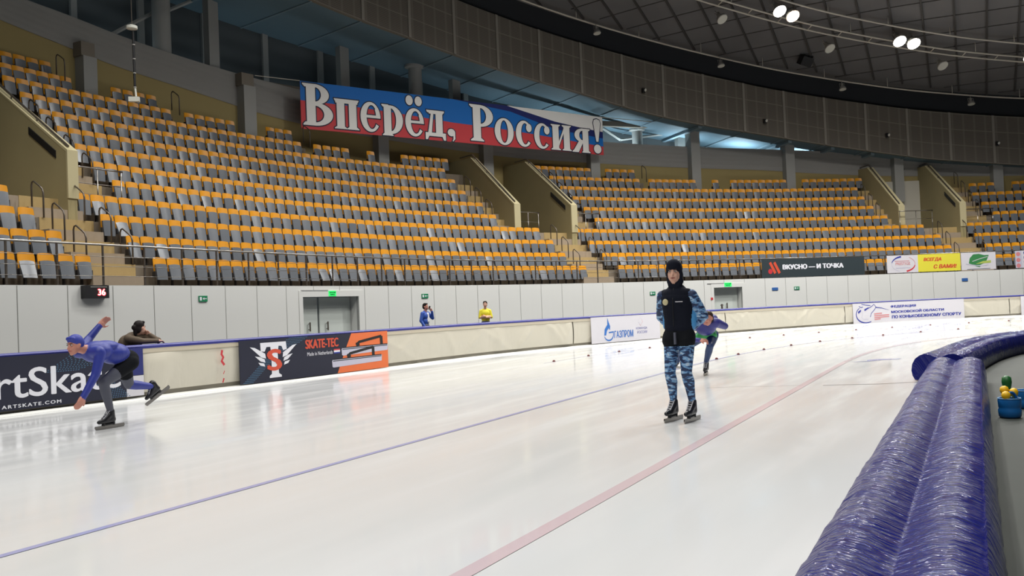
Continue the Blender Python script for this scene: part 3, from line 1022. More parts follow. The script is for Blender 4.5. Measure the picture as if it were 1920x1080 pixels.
ROWTXT = ['front row', 'second row up', 'third row up', 'fourth row up', 'fifth row up', 'sixth row up', 'seventh row up', 'eighth row up', 'ninth row up', 'tenth row up', 'eleventh row up', 'twelfth row up', 'thirteenth row up']
seats = []
for blk, rows in BLK.items():
    for k, spans in rows.items():
        d = SEAT_D0 + TREAD * k
        idx = 0
        for a, b in spans:
            # arc length along the row itself
            ss = np.arange(a, b + 1e-6, 0.02)
            pts = np.array([P(s, d, 0)[:2] for s in ss])
            L = np.r_[0, np.cumsum(np.hypot(*np.diff(pts, axis=0).T))]
            n = max(1, int(round(L[-1] / 0.5)))
            order = range(n)
            for i in order:
                s = float(np.interp((i + 0.5) * L[-1] / n, L, ss))
                p = P(s, d, floor_z(k))
                seats.append([blk, k, idx, p, theta(s)])
                idx += 1
        if blk == 'corner':                      # count outwards from the stairs
            mine = [q for q in seats if q[0] == blk and q[1] == k]
            for q in mine: q[2] = len(mine) - 1 - q[2]


def seat_px(q):
    v = Vector(q[3]) + Vector((0, 0, 0.7 - CAM_H))
    dep = v.dot(_f)
    return 960 + FPX * v.dot(_rt) / dep, 540 - FPX * v.dot(_up) / dep, dep


vis = []
for q in seats:
    x, y, dep = seat_px(q)
    hidden = y < -20 or x < -25 or x > 1945
    # behind the rail banners on the right the front row is covered
    if q[1] == 0 and (1440 < x < 1610 or 1670 < x < 1862): hidden = True
    # behind the right side walls of the portals
    vis.append((dep, hidden, q))
keep = sorted([v for v in vis if not v[1]], key=lambda v: v[0])
single = [v[2] for v in keep[:300]]
rest = [v[2] for v in keep[300:]] + [v[2] for v in vis if v[1] and -200 < seat_px(v[2])[0] < 2200]

proto = None
rng = random.Random(3)


def seat_tilt():
    return rng.gauss(0, 2.2) + (rng.choice([-9, -7, -12]) if rng.random() < 0.1 else 0)


for q in single:
    blk, k, idx, p, t = q
    lab = 'folded grey seat with orange back, %s, %s %s' % (ROWTXT[k], ordinal(idx + 1), STAIR_TXT[blk])
    if proto is None:
        root = empty('stadium_seat', p, t)
        kids = [mesh_obj('backrest', _bv, _bf, M['seat_orange'], root, smooth_=True), mesh_obj('seat', _pv, _pf, M['seat_grey'], root, smooth_=True), _ib.build('bracket', M['seat_iron'], root)]
        for kq in kids[:2]: autosmooth(kq, 35)
        proto = (root, kids)
    else:
        root = proto[0].copy(); COL.objects.link(root)
        root.location = p; root.rotation_euler = (0, 0, t)
        kids = []
        for c in proto[1]:
            n_ = c.copy(); COL.objects.link(n_); n_.parent = root
            kids.append(n_)
    a = R(seat_tilt())
    kids[1].rotation_euler = (a, R(rng.gauss(0, 0.8)), R(rng.gauss(0, 1.2)))
    kids[1].location = (0, -0.13 + 0.13 * math.cos(a), 0.45 - 0.45 * math.cos(a) if False else 0.45 * (1 - math.cos(a)))
    kids[1].location = Vector((0, -0.13, 0.45)) - Euler(kids[1].rotation_euler).to_matrix() @ Vector((0, -0.13, 0.45))
    setp(root, lab, 'seat', 'grey and orange stadium seats')

mb = MB()
for q in rest:
    blk, k, idx, p, t = q
    Mx = Matrix.Translation(p) @ Matrix.Rotation(t, 4, 'Z')
    Mt = Mx @ Matrix.Translation((0, -0.13, 0.45)) @ Matrix.Rotation(R(seat_tilt()), 4, 'X') @ Matrix.Rotation(R(rng.gauss(0, 1.2)), 4, 'Z') @ Matrix.Translation((0, 0.13, -0.45))
    mb.add([Mx @ Vector(v) for v in _bv], _bf, 0)
    mb.add([Mt @ Vector(v) for v in _pv], _pf, 1)
    mb.add([Mx @ Vector(v) for v in _ib.v], _ib.f, 2)
o = mb.build('stadium_seating', [M['seat_orange'], M['seat_grey'], M['seat_iron']], smooth_=True, label='farther rows of folded grey seats with orange backs filling the upper stands', cat='seats', kind='stuff')
autosmooth(o, 35)

# ------------------------------------------------------------------ steel railings on the stands
RAIL_D = 0.16
rail = empty('front_railing', P(20, RAIL_D, WALL_Z), label='long steel railing with thin wires above the white wall', cat='railing')


def local(parent, pts):
    return pts


def attach(o, parent):
    """parent keeping the world place"""
    o.parent = parent
    o.matrix_parent_inverse = Matrix.Translation(-Vector(parent.location)) if parent.rotation_euler[2] == 0 else (Matrix.Translation(parent.location) @ Matrix.Rotation(parent.rotation_euler[2], 4, 'Z')).inverted()
    return o


ss = np.arange(S0, S1, 0.6)
mb = MB(); mb.tube([P(s, RAIL_D, 3.29) for s in ss], 0.028, 8)
attach(mb.build('top_rail', M['steel'], None, True), rail)
for z in (2.52, 2.76, 3.0):
    mb = MB(); mb.tube([P(s, RAIL_D - 0.03, z) for s in ss], 0.007, 5)
    attach(mb.build('wire', M['steel'], None, True), rail)
pm = None
i = 0
s = -0.13 - 1.25 * 5
while s < S1 - 1:
    p = P(s, RAIL_D, WALL_Z)
    if pm is None:
        m = MB(); m.box((0, 0, 0.49), (0.045, 0.03, 0.99)); m.box((0, 0, 0.006), (0.12, 0.1, 0.012))
        o = m.build('post', M['steel_dark'])
        pm = o
    else:
        o = pm.copy(); COL.objects.link(o)
    o.location = p; o.rotation_euler = (0, 0, theta(s))
    attach(o, rail)
    s += 1.25

hm = None


def hand_loop(s, d, z, label, h=0.9):
    """inverted U handrail following the stairs"""
    global hm
    if hm is None:
        m = MB()
        pts = [(0, -0.24, 0), (0, -0.24, h - 0.22), (0, -0.2, h - 0.1), (0, -0.1, h - 0.02), (0, 0.02, h + 0.06), (0, 0.14, h + 0.14), (0, 0.21, h + 0.12), (0, 0.24, h + 0.04), (0, 0.24, 0.28)]
        m.tube(pts, 0.024, 8)
        hm = m.build('stair_handrail', M['steel_dark'], None, True)
        o = hm
    else:
        o = hm.copy(); COL.objects.link(o)
    o.location = P(s, d, z); o.rotation_euler = (0, 0, theta(s))
    return setp(o, label, 'handrail', 'looped handrails on the stairs')


for n, (q, nm) in enumerate(zip(LOWER, ('left', 'middle', 'right'))):
    for k, rt in ((1, 'lowest'), (2, 'middle'), (3, 'topmost')):
        hand_loop(q[0] + 0.12, riser_d(k) + 0.2, floor_z(k), '%s looped steel handrail on the left edge of the %s stairs' % (rt, nm))
        hand_loop(q[1] - (0.3 if k == 3 else 0.1), riser_d(k) + 0.2, floor_z(k), '%s looped steel handrail on the right edge of the %s stairs' % (rt, nm))
for n, q in enumerate(UPR):
    for k in (5, 6, 7, 8):
        hand_loop(q[1] - 0.35, riser_d(k) + 0.15, floor_z(k), '%s looped handrail on the side stairs right of the %s portal' % (('lowest', 'second', 'third', 'topmost')[k - 5], ('left', 'middle', 'right')[n]))
for n, q in enumerate(UPL):
    if q:
        for k in (5, 6, 7):
            hand_loop(q[0] + 0.1, riser_d(k) + 0.15, floor_z(k), '%s looped handrail on the side stairs left of the %s portal' % (('lowest', 'second', 'topmost')[k - 5], ('left', 'middle', 'right')[n]))
for s, k, t in ((9.15, 12, 'first'), (12.95, 11, 'second'), (17.9, 10, 'third'), (34.75, 9, 'fourth')):
    d = riser_d(k) - 0.2
    o = hand_loop(s, d, floor_z(k), '%s looped handrail from the left against the yellow back wall' % t)
for n, (s0, s1, d, nm) in enumerate(((4.85, 6.6, 4.45, 'right of the left portal wall'), (25.25, 26.5, 4.75, 'across the mouth of the middle portal'), (28.15, 29.7, 4.45, 'right of the middle portal wall'), (46.9, 48.8, 4.2, 'across the mouth of the right portal'), (50.5, 52.2, 4.45, 'right of the right portal wall'))):
    mb = MB()
    zf = LAND
    mb.tube([P(s, d, zf + 1.02) for s in np.linspace(s0, s1, 6)], 0.026, 8)
    mb.tube([P(s, d, zf + 0.55) for s in np.linspace(s0, s1, 6)], 0.012, 6)
    for s in np.linspace(s0 + 0.05, s1 - 0.05, 3): mb.tube([P(s, d, zf - 0.6), P(s, d, zf + 1.0)], 0.02, 6)
    mb.build('guard_rail', M['steel'], None, True, label='short steel guard rail %s' % nm, cat='railing', group='portal guard rails')

# ------------------------------------------------------------------ padded rink barrier
BH = 0.93
bar = empty('rink_barrier', P(18, DB(18), 0), label='long cream padded rink barrier with a blue top rail', cat='barrier')
NB0, NB1 = -11.0, 58.0
mb = MB(); mb.sweep(lambda s: [(DB(s) + 0.02, 0.045), (DB(s) + 0.02, BH - 0.03), (DB(s) + 0.22, BH - 0.03), (DB(s) + 0.22, -0.1)], NB0, NB1, 0.6, 0, True)
attach(mb.build('panel', M['kick']), bar)
mb = MB(); mb.sweep(lambda s: [(DB(s) - 0.03, BH - 0.04), (DB(s) - 0.03, BH), (DB(s) + 0.0, BH + 0.025), (DB(s) + 0.2, BH + 0.025), (DB(s) + 0.24, BH), (DB(s) + 0.24, BH - 0.04)], NB0, NB1, 0.6, 0, True)
attach(mb.build('top_rail', M['rail_blue'], None), bar)
mb = MB(); mb.sweep(lambda s: [(DB(s) - 0.025, BH - 0.04), (DB(s) - 0.03, BH - 0.12), (DB(s) + 0.02, BH - 0.12)], NB0, NB1, 0.6)
attach(mb.build('flap', M['flap']), bar)


def cover_sheet(s0, s1, seed):
    """loosely hung vinyl sheet with soft folds"""
    rg = np.random.RandomState(seed)
    nu = int((s1 - s0) / 0.09); nv = 14
    folds = [(rg.uniform(s0, s1), rg.uniform(0.05, 0.22), rg.uniform(-1.6, 1.6), rg.uniform(0.014, 0.05)) for _ in range(int((s1 - s0) * 1.5) + 2)]
    vs, uv = [], []
    for j in range(nv + 1):
        v = j / nv
        for i in range(nu + 1):
            s = s0 + (s1 - s0) * i / nu
            off = 0.0
            for c, wd, sk, am in folds:
                x = (s - c - sk * (v - 0.5)) / wd
                if abs(x) < 3: off += am * math.exp(-x * x)
            off *= math.sin(math.pi * min(1, 0.15 + v * 0.85)) ** 0.7
            off = min(off, 0.055)
            belly = 0.02 * math.sin(math.pi * v)
            vs.append(P(s, DB(s) - 0.012 - off - belly, 0.125 + (BH - 0.125 - 0.1) * v))
            uv.append((s, v))
    W_ = nu + 1
    fs = [(j * W_ + i, j * W_ + i + 1, (j + 1) * W_ + i + 1, (j + 1) * W_ + i) for j in range(nv) for i in range(nu)]
    return attach(mesh_obj('cover_sheet', vs, fs, M['cover'], None, uv, None, True), bar)


for n, (a, b) in enumerate(((-10.9, -3.0), (-2.98, 2.5), (2.52, 14.33), (14.4, 24.75), (24.8, 34.0), (34.06, 45.0), (45.05, 57.9))):
    cover_sheet(a, b, 11 + n)
mb = MB(); mb.sweep(rectprof(-0.06, 0.03, 0, 1), 24.72, 24.73, 0.1)
m = MB(); pp = P(24.78, DB(24.78) + 0.1, 0); m.box((pp[0], pp[1], 1.055), (0.05, 0.05, 0.18), theta(24.78)); m.box((pp[0], pp[1], 1.1), (0.14, 0.04, 0.03), theta(24.78))
setp(m.build('gate_latch', M['steel_dark']), 'small dark gate latch standing on the barrier top below the far door', 'latch')


# ------------------------------------------------------------------ lettering
def text_geo(s, bold=0.0, spacing=1.0, shear=0.0):
    cu = bpy.data.curves.new('lettering', 'FONT')
    cu.body = s
    cu.size = 1.0
    cu.offset = bold
    cu.resolution_u = 4
    cu.space_character = spacing
    cu.shear = shear
    ob = bpy.data.objects.new('lettering', cu)
    COL.objects.link(ob)
    bpy.context.view_layer.update()
    dg = bpy.context.evaluated_depsgraph_get()
    me = bpy.data.meshes.new_from_object(ob.evaluated_get(dg))
    vs = [(v.co.x, v.co.y) for v in me.vertices]
    fs = [tuple(p.vertices) for p in me.polygons]
    bpy.data.objects.remove(ob); bpy.data.curves.remove(cu); bpy.data.meshes.remove(me)
    return vs, fs


def fit(vs, x0, x1, y0, y1):
    a = np.array(vs, float)
    mn, mx = a.min(0), a.max(0)
    a = (a - mn) / np.maximum(mx - mn, 1e-9)
    return [(x0 + (x1 - x0) * u, y0 + (y1 - y0) * v) for u, v in a]


def poly_geo(pts, grow=0.0, hole=None):
    """filled polygon (with an optional hole) as triangles, grown outwards by grow"""
    cu = bpy.data.curves.new('shape', 'CURVE')
    cu.dimensions = '2D'; cu.fill_mode = 'BOTH'; cu.offset = grow
    for ring in ([pts] + ([hole] if hole else [])):
        sp = cu.splines.new('POLY')
        sp.points.add(len(ring) - 1)
        for i, (x, y) in enumerate(ring): sp.points[i].co = (x, y, 0, 1)
        sp.use_cyclic_u = True
    ob = bpy.data.objects.new('shape', cu)
    COL.objects.link(ob)
    bpy.context.view_layer.update()
    dg = bpy.context.evaluated_depsgraph_get()
    me = bpy.data.meshes.new_from_object(ob.evaluated_get(dg))
    vs = [(v.co.x, v.co.y) for v in me.vertices]
    fs = [tuple(p.vertices) for p in me.polygons]
    bpy.data.objects.remove(ob); bpy.data.curves.remove(cu); bpy.data.meshes.remove(me)
    return vs, fs


class Print:
    """flat printed shapes laid on a surface through fn(u, v, lift)"""
    def __init__(self, fn):
        self.fn, self.mb, self.mats, self.lift = fn, None, [], 0.0

    def begin(self, lift):
        self.mb, self.mats, self.lift = MB(), [], lift
        return self

    def _m(self, key):
        if key not in self.mats: self.mats.append(key)
        return self.mats.index(key)

    def geo(self, g, key, lift=0.0):
        vs, fs = g
        xs = [v[0] for v in vs]
        if max(xs) - min(xs) > 0.45 and len(fs) < 200:      # cut wide shapes so that they follow the curved surface
            bm = bmesh.new()
            bv = [bm.verts.new((x, y, 0)) for x, y in vs]
            for f in fs:
                try: bm.faces.new([bv[i] for i in f])
                except ValueError: pass
            c = min(xs) + 0.3
            while c < max(xs):
                bmesh.ops.bisect_plane(bm, geom=bm.verts[:] + bm.edges[:] + bm.faces[:], plane_co=(c, 0, 0), plane_no=(1, 0, 0))
                c += 0.3
            bm.verts.index_update()
            vs = [(v.co.x, v.co.y) for v in bm.verts]; fs = [tuple(v.index for v in f.verts) for f in bm.faces]
            bm.free()
        self.mb.add([self.fn(x, y, self.lift + lift) for x, y in vs], fs, self._m(key))
        return self

    def poly(self, pts, key, lift=0.0):
        return self.geo(poly_geo(pts), key, lift)

    def line(self, pts, wd, key, lift=0.0):
        vs, fs = [], []
        for i, (x, y) in enumerate(pts):
            a = pts[max(0, i - 1)]; b = pts[min(len(pts) - 1, i + 1)]
            dx, dy = b[0] - a[0], b[1] - a[1]
            l = math.hypot(dx, dy) or 1
            ww = (wd[i] if isinstance(wd, (list, tuple)) else wd) / 2
            vs += [(x - dy / l * ww, y + dx / l * ww), (x + dy / l * ww, y - dx / l * ww)]
        for i in range(len(pts) - 1): fs.append((2 * i + 1, 2 * i + 3, 2 * i + 2, 2 * i))
        return self.geo((vs, fs), key, lift)

    def text(self, s, x0, x1, y0, y1, key, bold=0.02, lift=0.0, shear=0.0, spacing=1.0, slope=0.0):
        vs, fs = text_geo(s, 0.0, spacing, shear)
        b = bold * (y1 - y0) * 1.3               # heavier strokes: the same outline struck a few times side by side
        vs = fit(vs, x0 + b, x1 - b, y0 + b * 0.4, y1 - b * 0.4)
        if slope: vs = [(x, y + (x - x0) * slope) for x, y in vs]
        for k, (ox, oy) in enumerate(((0, 0), (-b, 0), (b, 0), (0, b * 0.4), (0, -b * 0.4)) if bold > 0.015 else ((0, 0),)):
            self.geo(([(x + ox, y + oy) for x, y in vs], fs), key, lift + 0.0003 * k)
        return self

    def done(self, name, parent):
        o = self.mb.build(name, [M[k] for k in self.mats])
        attach(o, parent)
        return o


def sheet(name, fn, u0, u1, v0, v1, m, nu=30, nv=6, wob=0.0, seed=1, **kw):
    rg = np.random.RandomState(seed)
    ph = rg.uniform(0, 6.28, 6)
    vs, uv = [], []
    for j in range(nv + 1):
        for i in range(nu + 1):
            u = u0 + (u1 - u0) * i / nu; v = v0 + (v1 - v0) * j / nv
            vs.append(fn(u, v, 0)); uv.append((u, v))
    W_ = nu + 1
    fs = [(j * W_ + i, j * W_ + i + 1, (j + 1) * W_ + i + 1, (j + 1) * W_ + i) for j in range(nv) for i in range(nu)]
    # back side a little behind so that the cloth has thickness
    N_ = len(vs)
    vs += [fn(u0 + (u1 - u0) * (i % W_) / nu, v0 + (v1 - v0) * (i // W_) / nv, -0.008) for i in range(N_)]
    fs += [tuple(q + N_ for q in f[::-1]) for f in fs]
    return mesh_obj(name, vs, fs, m, None, uv + uv, None, True, **kw)


def barrier_fn(s0, s1):
    """u, v in metres on the front of the barrier"""
    return lambda u, v, l: P(s0 + u, DB(s0 + u) - 0.105 - l, v)


def arc(cx, cy, rx, ry, a0, a1, n=24):
    return [(cx + rx * math.cos(R(a0 + (a1 - a0) * i / n)), cy + ry * math.sin(R(a0 + (a1 - a0) * i / n))) for i in range(n + 1)]


def dots_band(pr, x0, y0, x1, y1, wdt, n, m, key, lift=0.001, slant=0.0):
    """dotted halftone band"""
    for i in range(n):
        for j in range(m):
            t = i / (n - 1); q = (j / (m - 1) - 0.5) * wdt
            cx = x0 + (x1 - x0) * t + q + slant * t * (j / (m - 1)); cy = y0 + (y1 - y0) * t
            r_ = 0.5 * abs(y1 - y0) / n * 0.62
            pr.geo(([(cx - r_ * 1.5, cy - r_), (cx + r_ * 1.5, cy - r_ * 0.4), (cx + r_ * 1.5, cy + r_), (cx - r_ * 1.5, cy + r_ * 0.4)], [(0, 1, 2, 3)]), key, lift)


# navy banner with white lettering, far left
b1s0, b1s1 = -6.6, -1.55
L1 = b1s1 - b1s0
fn = barrier_fn(b1s0, b1s1)
b1 = sheet('advertising_banner', fn, 0, L1, 0.08, BH - 0.02, M['navy'], 40, 6, label='navy banner with large white lettering hung on the barrier behind the low racing skater', cat='banner', group='banners on the rink barrier')
pr = Print(fn)
pr.begin(0.003)
pr.text('artSkate', 2.2, 4.62, 0.26, 0.72, 'white_ink', 0.018)
pr.text('ARTSKATE.COM', 2.64, 3.57, 0.115, 0.17, 'white_ink', 0.05, spacing=1.3)
pr.done('lettering', b1)
pr.begin(0.0015)
pr.poly([(4.55, BH - 0.02), (L1, BH - 0.02), (L1, 0.44), (4.78, 0.44)], 'navy2')
pr.poly([(4.72, 0.08), (4.72, 0.43), (L1, 0.43), (L1, 0.08)], 'paper')
dots_band(pr, 3.6, 0.62, 4.05, 0.88, 0.55, 10, 14, 'mist_blue', 0.0005, 0.5)
dots_band(pr, 4.62, 0.1, 4.35, 0.34, 0.3, 9, 8, 'mist_blue', 0.0005)
pr.done('printed_pattern', b1)

# navy and orange banner with skates
b2s0, b2s1 = 0.52, 5.06
L2 = b2s1 - b2s0
fn = barrier_fn(b2s0, b2s1)
b2 = sheet('advertising_banner', fn, 0, L2, 0.05, BH - 0.02, M['navy'], 36, 6, label='navy and orange banner with a winged emblem and two skates on the barrier', cat='banner', group='banners on the rink barrier')
pr = Print(fn)
pr.begin(0.002)
pr.poly([(2.72, 0.05), (L2, 0.05), (L2, BH - 0.02), (3.22, BH - 0.02), (3.0, 0.55)], 'orange_ink')
dots_band(pr, 0.2, 0.07, 0.75, 0.5, 0.22, 14, 7, 'mist_blue')
dots_band(pr, 0.95, 0.62, 1.55, 0.9, 0.5, 9, 12, 'mist_blue')
pr.done('printed_pattern', b2)
pr.begin(0.004)
pr.poly([(0.52, 0.84), (1.2, 0.84), (1.22, 0.68), (1.12, 0.66), (1.08, 0.75), (1.0, 0.76), (0.97, 0.62), (0.98, 0.34), (0.99, 0.2), (1.06, 0.16), (1.06, 0.12), (0.74, 0.12), (0.74, 0.16), (0.8, 0.2), (0.8, 0.62), (0.78, 0.75), (0.68, 0.75), (0.63, 0.66), (0.53, 0.67)], 'white_ink')
for sgn in (-1, 1):
    for (x0, y0, x1, y1, th) in ((0.22, 0.52, 0.62, 0.77, 0.1), (0.24, 0.44, 0.5, 0.58, 0.07), (0.25, 0.36, 0.42, 0.45, 0.06)):
        pr.poly([(0.88 + sgn * x0, y0), (0.88 + sgn * (x0 + 0.12), y0 + 0.03), (0.88 + sgn * x1, y1), (0.88 + sgn * (x1 - 0.12), y1 - 0.02), (0.88 + sgn * (x0 + 0.02), y0 + th)], 'white_ink')
pr.text('S', 0.68, 1.08, 0.26, 0.7, 'red_orange', 0.05, 0.002)
pr.text('SKATE-TEC', 1.75, 2.78, 0.64, 0.84, 'red_orange', 0.05)
pr.text('Made in Netherlands', 1.8, 2.58, 0.49, 0.57, 'white_ink', 0.01)
pr.poly([(2.62, 0.49), (2.82, 0.49), (2.82, 0.59), (2.62, 0.59)], 'white_ink')
pr.poly([(2.62, 0.56), (2.82, 0.56), (2.82, 0.59), (2.62, 0.59)], 'red_ink', 0.001)
pr.poly([(2.62, 0.49), (2.82, 0.49), (2.82, 0.52), (2.62, 0.52)], 'blue_ink', 0.001)
for ox, oy in ((0.32, 0.24), (0.0, 0.0)):
    pr.poly([(2.56 + ox, 0.20 + oy), (2.6 + ox, 0.185 + oy), (4.28 + ox * 0.75, 0.22 + oy), (4.3 + ox * 0.75, 0.36 + oy), (2.58 + ox, 0.36 + oy), (2.55 + ox, 0.33 + oy)], 'silver_ink', 0.001)
    pr.line([(2.58 + ox, 0.325 + oy), (4.28 + ox * 0.75, 0.335 + oy)], 0.018, 'slate', 0.002)
    pr.line([(2.58 + ox, 0.36 + oy), (4.28 + ox * 0.75, 0.365 + oy)], 0.02, 'black', 0.002)
    pr.line([(3.05 + ox, 0.4 + oy), (3.15 + ox, 0.46 + oy), (3.55 + ox, 0.51 + oy), (3.98 + ox, 0.56 + oy)], 0.06, 'black', 0.002)
    pr.line([(3.12 + ox, 0.37 + oy), (3.1 + ox, 0.46 + oy)], 0.12, 'black', 0.0025)
    pr.line([(3.98 + ox, 0.37 + oy), (3.97 + ox, 0.56 + oy)], 0.1, 'black', 0.0025)
pr.done('lettering', b2)

# white banner with a blue flame emblem
b3s0, b3s1 = 15.33, 19.9
L3 = b3s1 - b3s0
fn = barrier_fn(b3s0, b3s1)
b3 = sheet('advertising_banner', fn, 0, L3, 0.06, BH - 0.02, M['paper'], 30, 6, label='white banner with a blue flame emblem and blue lettering behind the standing skater', cat='banner', group='banners on the rink barrier')
pr = Print(fn)
pr.begin(0.004)
pr.line(arc(1.1, 0.33, 0.3, 0.2, -160, 20, 20), [0.03 + 0.02 * abs(math.sin(i / 20 * 3)) for i in range(21)], 'gaz_blue')
pr.poly([(0.8, 0.3), (0.84, 0.5), (0.98, 0.62), (1.08, 0.66), (1.08, 0.52), (0.98, 0.44), (0.92, 0.3)], 'gaz_blue')
pr.poly([(1.02, 0.6), (1.04, 0.88), (1.12, 0.72), (1.2, 0.6), (1.18, 0.46), (1.1, 0.52)], 'gaz_blue')
pr.line([(1.1, 0.385), (1.42, 0.4)], 0.045, 'gaz_blue')
pr.text('ГАЗПРОМ', 1.45, 2.72, 0.19, 0.43, 'gaz_blue', 0.03)
pr.poly([(3.08, 0.7), (3.24, 0.84), (3.38, 0.68), (3.24, 0.54)], 'paper', 0.0)
pr.line([(3.1, 0.7), (3.24, 0.83)], 0.035, 'silver_ink'); pr.line([(3.13, 0.64), (3.29, 0.79)], 0.05, 'blue_ink'); pr.line([(3.18, 0.59), (3.34, 0.74)], 0.05, 'red_ink'); pr.line([(3.22, 0.55), (3.38, 0.69)], 0.035, 'red_ink')
pr.text('КОМАНДА', 2.92, 3.68, 0.41, 0.5, 'blue_ink', 0.01)
pr.text('РОССИИ', 3.0, 3.66, 0.28, 0.37, 'blue_ink', 0.01)
pr.done('lettering', b3)

# white federation banner on the right
b4s0, b4s1 = 34.55, 42.15
L4 = b4s1 - b4s0
fn = barrier_fn(b4s0, b4s1)
b4 = sheet('advertising_banner', fn, 0, L4, 0.04, BH - 0.03, M['paper'], 40, 6, label='long white banner with three lines of blue lettering on the far barrier', cat='banner', group='banners on the rink barrier')
pr = Print(fn)
pr.begin(0.005)
pr.text('ФЕДЕРАЦИЯ', 2.72, 4.46, 0.63, 0.76, 'blue_ink', 0.09)
pr.text('МОСКОВСКОЙ ОБЛАСТИ', 2.75, 6.3, 0.41, 0.55, 'blue_ink', 0.09)
pr.text('ПО КОНЬКОБЕЖНОМУ СПОРТУ', 2.78, 7.4, 0.18, 0.32, 'blue_ink', 0.09)
for yy, x1 in ((0.42, 2.1), (0.34, 2.6), (0.26, 2.6), (0.18, 2.0)):
    pr.line([(1.55, yy), (x1, yy + 0.02)], 0.045, 'pink_ink')
pr.line([(0.65, 0.86), (0.95, 0.82), (1.3, 0.79)], 0.03, 'blue_ink')
pr.line(arc(0.95, 0.42, 0.72, 0.36, 130, 300, 18), [0.03 + 0.03 * math.sin(i / 18 * 3.1) for i in range(19)], 'blue_ink')
pr.line([(0.45, 0.78), (0.6, 0.72), (0.75, 0.74)], 0.03, 'blue_ink')
pr.line([(0.38, 0.5), (0.55, 0.58), (0.6, 0.62)], [0.1, 0.08, 0.03], 'blue_ink')
pr.line([(0.85, 0.6), (1.1, 0.68), (1.25, 0.7)], [0.08, 0.06, 0.02], 'blue_ink')
pr.line([(0.6, 0.62), (0.72, 0.45), (0.62, 0.3), (0.75, 0.22), (1.1, 0.2)], 0.025, 'silver_ink')
pr.line([(1.25, 0.7), (1.45, 0.78), (1.55, 0.84), (1.7, 0.72), (1.6, 0.62), (1.35, 0.46), (1.25, 0.3)], 0.03, 'blue_ink')
pr.line([(1.65, 0.7), (2.1, 0.66), (2.6, 0.56)], [0.04, 0.03, 0.008], 'blue_ink')
pr.done('lettering', b4)
fn = barrier_fn(45.65, 49)
b5 = sheet('advertising_banner', fn, 0, 3.3, 0.04, BH - 0.03, M['paper'], 20, 6, label='blank white banner on the barrier at the right edge', cat='banner', group='banners on the rink barrier')


# banners on the railing
def rail_fn(s0):
    return lambda u, v, l: P(s0 + u, RAIL_D - 0.07 - l, WALL_Z + v)


fn = rail_fn(36.16)
LB = 6.18
o = sheet('rail_banner', fn, 0, LB, 0.02, 0.97, M['slate'], 30, 4, label='dark slate banner with white lettering tied to the stand railing', cat='banner', group='banners on the stand railing')
pr = Print(fn); pr.begin(0.005)
pr.text('ВКУСНО — И ТОЧКА', 1.27, 4.95, 0.42, 0.68, 'white_ink', 0.08)
for x in (0.52, 0.78):
    pr.line([(x, 0.8), (x + 0.3, 0.24)], 0.15, 'red_orange')
pr.poly(arc(0.52, 0.34, 0.13, 0.13, 0, 360, 20)[:-1], 'red_ink')
pr.done('lettering', o)
fn = rail_fn(43.68)
o = sheet('rail_banner', fn, 0, 1.8, 0.04, 0.97, M['paper'], 12, 4, label='white banner with a blue and red ring on the stand railing', cat='banner', group='banners on the stand railing')
pr = Print(fn); pr.begin(0.005)
pr.line(arc(0.95, 0.5, 0.68, 0.4, 100, 170, 14), [0.09 - 0.004 * i for i in range(15)], 'blue_ink')
pr.line(arc(0.95, 0.5, 0.68, 0.4, 170, 250, 14), 0.025, 'silver_ink')
pr.line(arc(0.95, 0.5, 0.68, 0.4, 285, 350, 14), [0.09 - 0.003 * i for i in range(15)], 'red_ink')
pr.line(arc(0.95, 0.5, 0.68, 0.4, -10, 60, 14), 0.025, 'pink_ink')
pr.text('PRESTIGE', 0.5, 1.35, 0.45, 0.6, 'pink_ink', 0.02)
pr.line([(0.45, 0.66), (1.3, 0.66)], 0.02, 'red_ink')
pr.line([(0.5, 0.3), (1.35, 0.3)], 0.045, 'silver_ink')
pr.done('lettering', o)
fn = rail_fn(45.48)
o = sheet('rail_banner', fn, 0, 2.42, 0.05, 0.98, M['yellow_ink'], 14, 4, label='yellow banner with slanted red lettering on the stand railing', cat='banner', group='banners on the stand railing')
pr = Print(fn); pr.begin(0.005)
pr.text('ВСЕГДА', 0.32, 1.35, 0.58, 0.8, 'red_orange', 0.06, shear=0.2)
pr.text('С ВАМИ!', 0.88, 2.2, 0.2, 0.42, 'red_orange', 0.06, shear=0.2)
pr.done('lettering', o)
fn = rail_fn(47.95)
o = sheet('rail_banner', fn, 0, 1.93, 0.05, 0.98, M['paper'], 12, 4, label='white banner with a green leaf on the stand railing', cat='banner', group='banners on the stand railing')
pr = Print(fn); pr.begin(0.005)
pr.poly([(0.42, 0.4), (0.48, 0.68), (0.68, 0.88), (1.0, 0.9), (1.3, 0.82), (1.55, 0.82), (1.45, 0.6), (1.35, 0.42), (1.05, 0.3), (0.7, 0.3)], 'green_ink')
pr.line([(0.62, 0.5), (1.0, 0.62), (1.48, 0.74)], 0.03, 'paper', 0.002)
pr.poly([(0.8, 0.36), (1.65, 0.4), (1.65, 0.54), (1.2, 0.5)], 'lime_ink', 0.001)
pr.line([(0.25, 0.38), (0.7, 0.3), (1.1, 0.24), (1.5, 0.3)], 0.04, 'silver_ink', 0.002)
pr.poly([(0.75, 0.26), (1.15, 0.26), (1.0, 0.18)], 'green_ink')
pr.line([(0.3, 0.08), (1.6, 0.1)], 0.025, 'slate')
pr.done('lettering', o)
fn = rail_fn(50.95)
o = sheet('rail_banner', fn, 0, 1.6, 0.05, 0.98, M['paper'], 10, 4, label='white banner with orange and violet squares at the right edge railing', cat='banner', group='banners on the stand railing')
pr = Print(fn); pr.begin(0.005)
pr.poly([(0, 0.05), (0.35, 0.05), (0.35, 0.98), (0, 0.98)], 'silver_ink')
